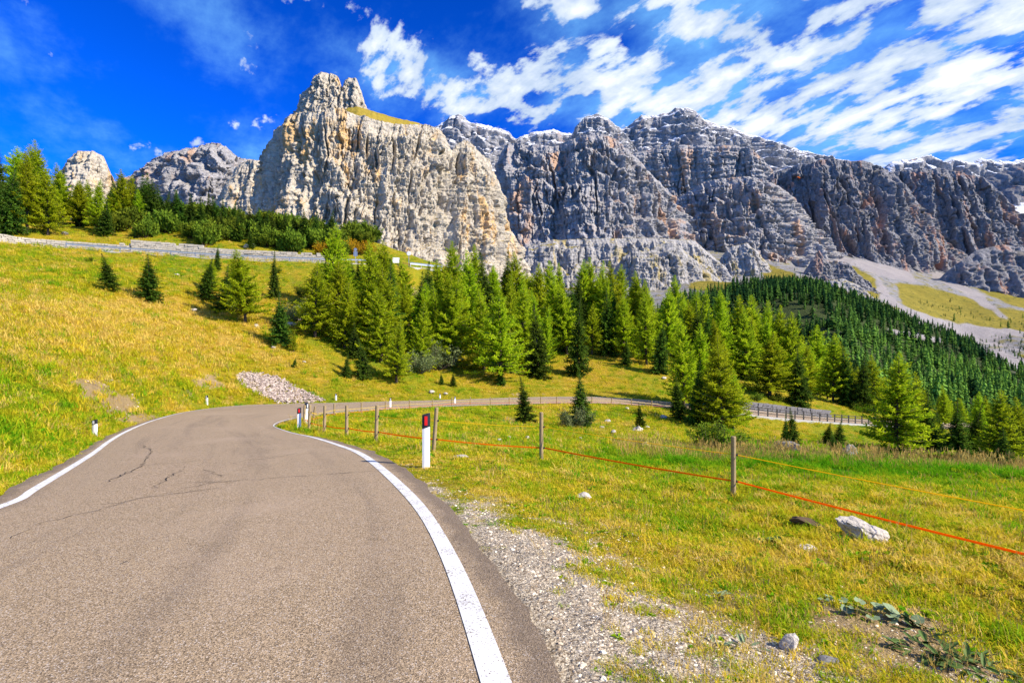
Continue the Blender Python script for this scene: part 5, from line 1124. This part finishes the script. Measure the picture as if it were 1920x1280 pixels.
# ================================================================== SCATTER: grass, gravel, scree
def blade(mb, x, y, a, h, w, bend, segs=2):
    d = Vector((math.cos(a), math.sin(a), 0)); s = Vector((-d.y, d.x, 0))*w; p = Vector((x, y, 0)); v = [p-s, p+s]
    for k in range(1, segs): f = k/segs; q = p+d*bend*h*f*f+Vector((0, 0, h*f)); v += [q-s*.8, q+s*.8]
    q = p+d*bend*h+Vector((0, 0, h*(1-.25*bend))); v.append(q); n = segs
    f = [(2*k, 2*k+1, 2*k+3, 2*k+2) for k in range(n-1)]+[(2*n-2, 2*n-1, 2*n)]; mb.add(v, f)
HID = bpy.data.collections.new('tuft_library'); SRC = {}
def source(coll, name, mb, m):
    me = mb.mesh(name) if isinstance(mb, MB) else mb; me.materials.clear(); me.materials.append(m); o = bpy.data.objects.new(name, me); coll.objects.link(o)
def gscatter(name, pts, yaw, tiltx, scale, tint, pick, coll):
    me = bpy.data.meshes.new(name); me.vertices.add(len(pts)); me.vertices.foreach_set('co', np.asarray(pts, np.float32).ravel())
    vattr(me, 'scl', scale); vattr(me, 'tint', tint)
    a = me.attributes.new('pick', 'INT', 'POINT'); a.data.foreach_set('value', np.asarray(pick, np.int32))
    a = me.attributes.new('rot', 'FLOAT_VECTOR', 'POINT'); a.data.foreach_set('vector', np.c_[tiltx, np.random.default_rng(1).normal(0, .12, len(pts)), yaw].astype(np.float32).ravel())
    o = link(name, me, None, kind='stuff')
    ng = bpy.data.node_groups.new(name, 'GeometryNodeTree'); ng.interface.new_socket('Geometry', in_out='INPUT', socket_type='NodeSocketGeometry'); ng.interface.new_socket('Geometry', in_out='OUTPUT', socket_type='NodeSocketGeometry')
    N = ng.nodes.new; Lk = ng.links.new; gi, go = N('NodeGroupInput'), N('NodeGroupOutput'); ip = N('GeometryNodeInstanceOnPoints'); ci = N('GeometryNodeCollectionInfo')
    ci.inputs['Collection'].default_value = coll; ci.inputs['Separate Children'].default_value = True; ci.inputs['Reset Children'].default_value = True
    def na_(nm, dt): q = N('GeometryNodeInputNamedAttribute'); q.data_type = dt; q.inputs['Name'].default_value = nm; return q.outputs['Attribute']
    e2r = N('FunctionNodeEulerToRotation'); Lk(na_('rot', 'FLOAT_VECTOR'), e2r.inputs[0])
    Lk(gi.outputs[0], ip.inputs['Points']); Lk(ci.outputs[0], ip.inputs['Instance']); ip.inputs['Pick Instance'].default_value = True
    Lk(na_('pick', 'INT'), ip.inputs['Instance Index']); Lk(e2r.outputs[0], ip.inputs['Rotation']); Lk(na_('scl', 'FLOAT'), ip.inputs['Scale']); Lk(ip.outputs[0], go.inputs[0])
    md = o.modifiers.new('scatter', 'NODES'); md.node_group = ng; return o
BL = [(0.0, (0.120, 0.360, 0.008)), (0.35, (0.330, 0.440, 0.014)), (0.6, (0.540, 0.500, 0.018)), (0.85, (0.730, 0.530, 0.040)), (1.0, (0.820, 0.600, 0.140))]
m_blade = leafmat('grass_blades', (.70, .78, .6), (0, 0, 0), .42, 0, inst=BL)
gr_ = random.Random(21)
for k in range(6):
    mb = MB(); tall = k >= 3; n = 30 if not tall else 26
    for i in range(n):
        a = gr_.uniform(0, 6.28); q = .085*math.sqrt(gr_.random())*(1 if not tall else .8)
        blade(mb, q*math.cos(a), q*math.sin(a), gr_.uniform(0, 6.28), (gr_.uniform(.012, .042) if not tall else gr_.uniform(.035, .095)), gr_.uniform(.0018, .0042), gr_.uniform(.2, 1.5))
    source(HID, 'tuft_%d' % k, mb, m_blade)
for k in (6, 7):
    mb = MB()
    for i in range(9):
        a = gr_.uniform(0, 6.28); d = Vector((math.cos(a), math.sin(a), 0)); s = Vector((-d.y, d.x, 0)); L_ = gr_.uniform(.03, .07); w_ = L_*gr_.uniform(.16, .34); zt = gr_.uniform(.006, .03)
        mb.add([(0, 0, 0), tuple(d*L_*.5+s*w_+Vector((0, 0, zt))), tuple(d*L_+Vector((0, 0, zt*.5))), tuple(d*L_*.5-s*w_+Vector((0, 0, zt)))], [(0, 1, 2), (0, 2, 3)])
    source(HID, 'tuft_%d' % k, mb, m_blade)
r = np.random.default_rng(31); N_ = 190000
th_ = np.radians(r.uniform(-60, 60, N_)); rd = 1.9*(112/1.9)**(r.random(N_)**.95); x, y = rd*np.sin(th_), rd*np.cos(th_)
z, dist = ground(x, y); px, py = 960+F*x/y, HZ-F*(z-CZ)/y; gre = right_edge_d(x, y); ti, so, gv = cover(x, y, px, py, gre)
patch = fbm(x/.55, y/.55, 4.4, 3)
k = ~inpoly(x, y, ROADPOLY) & (r.random(N_) > so*1.0) & (r.random(N_) > gv*1.08) & ((gre > 6) | (gre < 0) | (rd > 14) | (r.random(N_) > .25)) & (patch+r.normal(0, .25, N_) > -.42)
SCREEP = [(440, 706), (462, 698), (520, 706), (545, 722), (570, 734), (610, 750), (585, 755), (520, 756), (482, 738), (455, 724)]
k &= ~inpoly(px, py, SCREEP)
x, y, z, rd, ti, gv, dist, px, py, gre = (a[k] for a in (x, y, z, rd, ti, gv, dist, px, py, gre)); n = len(x)
worn = sstep(gre, 4.5, .5)*sstep(rd, 14, 7)*(gre > 0)
leftb = sstep(px, 650, 420)
s_ = np.minimum(1.0+rd/16, 3.6)*r.uniform(.7, 1.35, n)*(1+.30*leftb)*(1-.35*worn)*(.55+.45*sstep(dist, .1, .9))
tl = np.clip(ti+r.normal(0, .24, n)+.10*worn, 0, 1); pick = r.integers(0, 3, n)+3*(r.random(n) < (.10+.50*leftb+.25*(tl < .25))*(1-worn*.6))
wd_ = (r.random(n) < .07) & (rd < 30); pick[wd_] = r.integers(6, 8, wd_.sum()); tl[wd_] = r.uniform(0, .45, wd_.sum())
gscatter('grass', np.c_[x, y, z-.004], r.uniform(0, 6.28, n), r.normal(0, .2, n), s_, tl, pick, HID)
# dry seed stalks: crest of the meadow, left bank, roadside
DRY = bpy.data.collections.new('stalk_library'); m_stalk = leafmat('dry_stalks', (.85, .85, .80), (0, 0, 0), .25, 0, inst=[(0, (.45, .32, .07)), (.6, (.58, .42, .12)), (1, (.42, .27, .08))])
for k in range(4):
    mb = MB()
    for i in range(7):
        a = gr_.uniform(0, 6.28); q = .06*gr_.random(); h = gr_.uniform(.10, .24); b = gr_.uniform(.1, .6); d = gr_.uniform(0, 6.28); blade(mb, q*math.cos(a), q*math.sin(a), d, h, .0012, b, 3)
        tx = q*math.cos(a)+math.cos(d)*b*h*.9; ty = q*math.sin(a)+math.sin(d)*b*h*.9; zt = h*(1-.25*b)
        for j in range(3): mb.add([(tx-.004, ty, zt*.86+j*.012), (tx+.004, ty, zt*.86+j*.012), (tx+gr_.uniform(-.012, .012), ty+gr_.uniform(-.01, .01), zt*.86+j*.012+.022)], [(0, 1, 2)])
    source(DRY, 'stalk_%d' % k, mb, m_stalk)
N_ = 26000; th_ = np.radians(r.uniform(-58, 58, N_)); rd = 2.6*(50/2.6)**r.random(N_); x, y = rd*np.sin(th_), rd*np.cos(th_)
z, dist = ground(x, y); px, py = 960+F*x/y, HZ-F*(z-CZ)/y; gre = right_edge_d(x, y); ti, so, gv = cover(x, y, px, py, gre)
crest = ((px > 1150) & (y > 15) & (y < 21)).astype(float)
k = ~inpoly(x, y, ROADPOLY) & (dist > .4) & (r.random(N_) < .06*(px > 700)*(y < 30)*(ti > .35)+.9*crest*(r.random(N_) > .3)+.55*(px < 620)*(ti > .5)*(gv < .3))
x, y, z, rd, px, cr_ = (a[k] for a in (x, y, z, rd, px, crest)); n = len(x)
gscatter('dry_grass', np.c_[x, y, z-.01], r.uniform(0, 6.28, n), r.normal(0, .15, n), (.75+rd/26)*r.uniform(.7, 1.3, n)*(1+.5*cr_), np.clip(r.random(n)+.5*cr_, 0, 1), r.integers(0, 4, n), DRY)
# gravel on the verge, scree pile on the bank
STN = bpy.data.collections.new('stone_library')
m_grav, t = mat('gravel_stone'); rr0 = t.n('ShaderNodeObjectInfo').outputs['Random']; finish(t, t.ramp(rr0, [(0, (.26, .19, .12)), (.45, (.58, .47, .33)), (1, (.84, .75, .58))]), .9)
for k in range(5): source(STN, 'stone_%d' % k, rockmesh('stone', (1, .8, .6), 900+k, 1, .3), m_grav)
N_ = 150000; y = r.uniform(1.6, 9.5, N_)**1.0; x = r.uniform(-2.5, 5.5, N_); z, dist = ground(x, y); px, py = 960+F*x/y, HZ-F*(z-CZ)/y; gre = right_edge_d(x, y); ti, so, gv = cover(x, y, px, py, gre)
k = (gre > .33) & (dist > .02) & (r.random(N_) < gv*.9+.04*(gre < 3)+.3*so*(x > 1)); x, y, z = x[k], y[k], z[k]; n = len(x)
gscatter('gravel', np.c_[x, y, z-.002], r.uniform(0, 6.28, n), r.normal(0, .4, n), np.clip(r.lognormal(-4.45, .55, n), .005, .06), r.random(n), r.integers(0, 5, n), STN)
STP = bpy.data.collections.new('scree_library'); m_scree, t = mat('scree_stone'); rr0 = t.n('ShaderNodeObjectInfo').outputs['Random']; finish(t, t.ramp(rr0, [(0, (.21, .16, .13)), (.5, (.36, .285, .23)), (1, (.54, .45, .37))]), .9)
for k in range(5): source(STP, 'scree_%d' % k, rockmesh('stone', (1, .8, .6), 950+k, 1, .3), m_scree)
N_ = 26000; x, y = r.uniform(-23, -10, N_), r.uniform(33, 48, N_); z, dist = ground(x, y); px, py = 960+F*x/y, HZ-F*(z-CZ)/y
k = inpoly(px+r.normal(0, 2.5, N_), py+r.normal(0, 1.2, N_), SCREEP) & (dist > .1); x, y, z = x[k][:5200], y[k][:5200], z[k][:5200]; n = len(x)
gscatter('scree', np.c_[x, y, z+r.uniform(-.02, .10, n)], r.uniform(0, 6.28, n), r.normal(0, .5, n), r.uniform(.10, .30, n), r.random(n), r.integers(0, 5, n), STP)
N_ = 9000; x, y = r.uniform(-24, -12, N_), r.uniform(14, 42, N_); z, dist = ground(x, y); px, py = 960+F*x/y, HZ-F*(z-CZ)/y; ti, so, gv = cover(x, y, px, py, np.full(N_, 99.0))
k = (so > .35) & (dist > .3) & (r.random(N_) < .5); x, y, z = x[k], y[k], z[k]; n = len(x)
gscatter('rubble', np.c_[x, y, z], r.uniform(0, 6.28, n), r.normal(0, .5, n), r.uniform(.03, .13, n), r.random(n), r.integers(0, 5, n), STP)

# ================================================================== BROAD-LEAVED PLANTS IN THE FOREGROUND
m_leaf = plain('broad_leaf', (.19, .25, .12), .7, .35, 25); m_dock = plain('dock_leaf', (.075, .13, .018), .7, .5, 14)
def leafshape(kind, s):
    v = [(0, 0, 0)]; n = 14
    if kind == 'round':
        for k in range(n): a = -2.7+5.4*k/(n-1); q = s*(1+.09*math.sin(k*2.3)); v.append((q*.5*math.cos(a)+.10*s, q*.5*math.sin(a), .10*s*abs(math.sin(a))+.02*s*(k % 2)))
    else:
        for k in range(n): u = k/(n-1); a = -math.pi+2*math.pi*u; v.append((s*(.55+.55*math.cos(a)), s*.17*math.sin(a)*(1+.12*(k % 2)), .06*s*abs(math.sin(a))-.16*s*(.5+.5*math.cos(a))**2))
    return MB().add(v, [(0, k, k+1) for k in range(1, n)]+([(0, n, 1)] if kind != 'round' else []))
def plant(name, px, py, n, s, spread, kind, m, label, seed, hgt=.05, group=None):
    q = random.Random(seed); x, y, z = hit(px, py, 1.5, 30); o = empty(name, (x, y, z), label, 'plant', group)
    lm = [leafshape(kind, 1.0).mesh('leaf') for _ in range(1)][0]; lm.materials.append(m)
    for k in range(n):
        a = q.uniform(0, 6.28); d = spread*math.sqrt(q.random()); lf = bpy.data.objects.new('leaf', lm); COL.objects.link(lf); lf.parent = o
        lx, ly = d*math.cos(a)*1.3, d*math.sin(a)*.8; lf.location = (lx, ly, H(x+lx, y+ly)-z+q.uniform(.35, 1)*hgt); lf.rotation_euler = (q.normalvariate(0, .25), q.normalvariate(-.15, .3), a+q.normalvariate(0, .5)); c = s*q.uniform(.65, 1.2); lf.scale = (c, c, c)
plant('coltsfoot_plant', 1640, 1160, 15, .095, .17, 'round', m_leaf, 'grey green plant with large round leaves on the bare earth, right foreground', 1, .06)
plant('coltsfoot_plant', 1692, 1165, 4, .12, .08, 'round', m_leaf, 'few round grey green leaves right of the larger round leaved plant', 2, .05)
plant('coltsfoot_plant', 1560, 1130, 4, .08, .10, 'round', m_leaf, 'small round leaved plant at the upper left of the bare earth', 3, .04)
plant('dock_plant', 1770, 1238, 44, .10, .22, 'long', m_dock, 'dark clump of long drooping leaves at the lower right corner', 4, .05)
plant('dock_plant', 1840, 1262, 34, .10, .20, 'long', m_dock, 'long leaved clump touching the right edge of the lower corner', 5, .05)
plant('dock_plant', 1720, 1190, 24, .08, .14, 'long', m_dock, 'small dark long leaved clump behind the lower right clump', 6, .04)
plant('plantain_plant', 1338, 1120, 9, .075, .06, 'long', m_leaf, 'flat leaf rosette in worn grass in the middle of the right verge', 7, .02)
plant('plantain_plant', 1340, 1215, 8, .06, .06, 'long', m_leaf, 'flat leaf rosette close to the gravel at the bottom', 8, .02)
plant('plantain_plant', 1220, 1080, 7, .07, .06, 'long', m_leaf, 'leaf rosette at the inner edge of the gravel verge', 9, .02)
plant('plantain_plant', 1400, 1218, 8, .07, .07, 'long', m_leaf, 'leaf rosette right of the bottom gravel rosette', 10, .02)
plant('plantain_plant', 1445, 1020, 9, .10, .10, 'round', m_dock, 'dark round leaves in the grass below the first fence post', 11, .03)
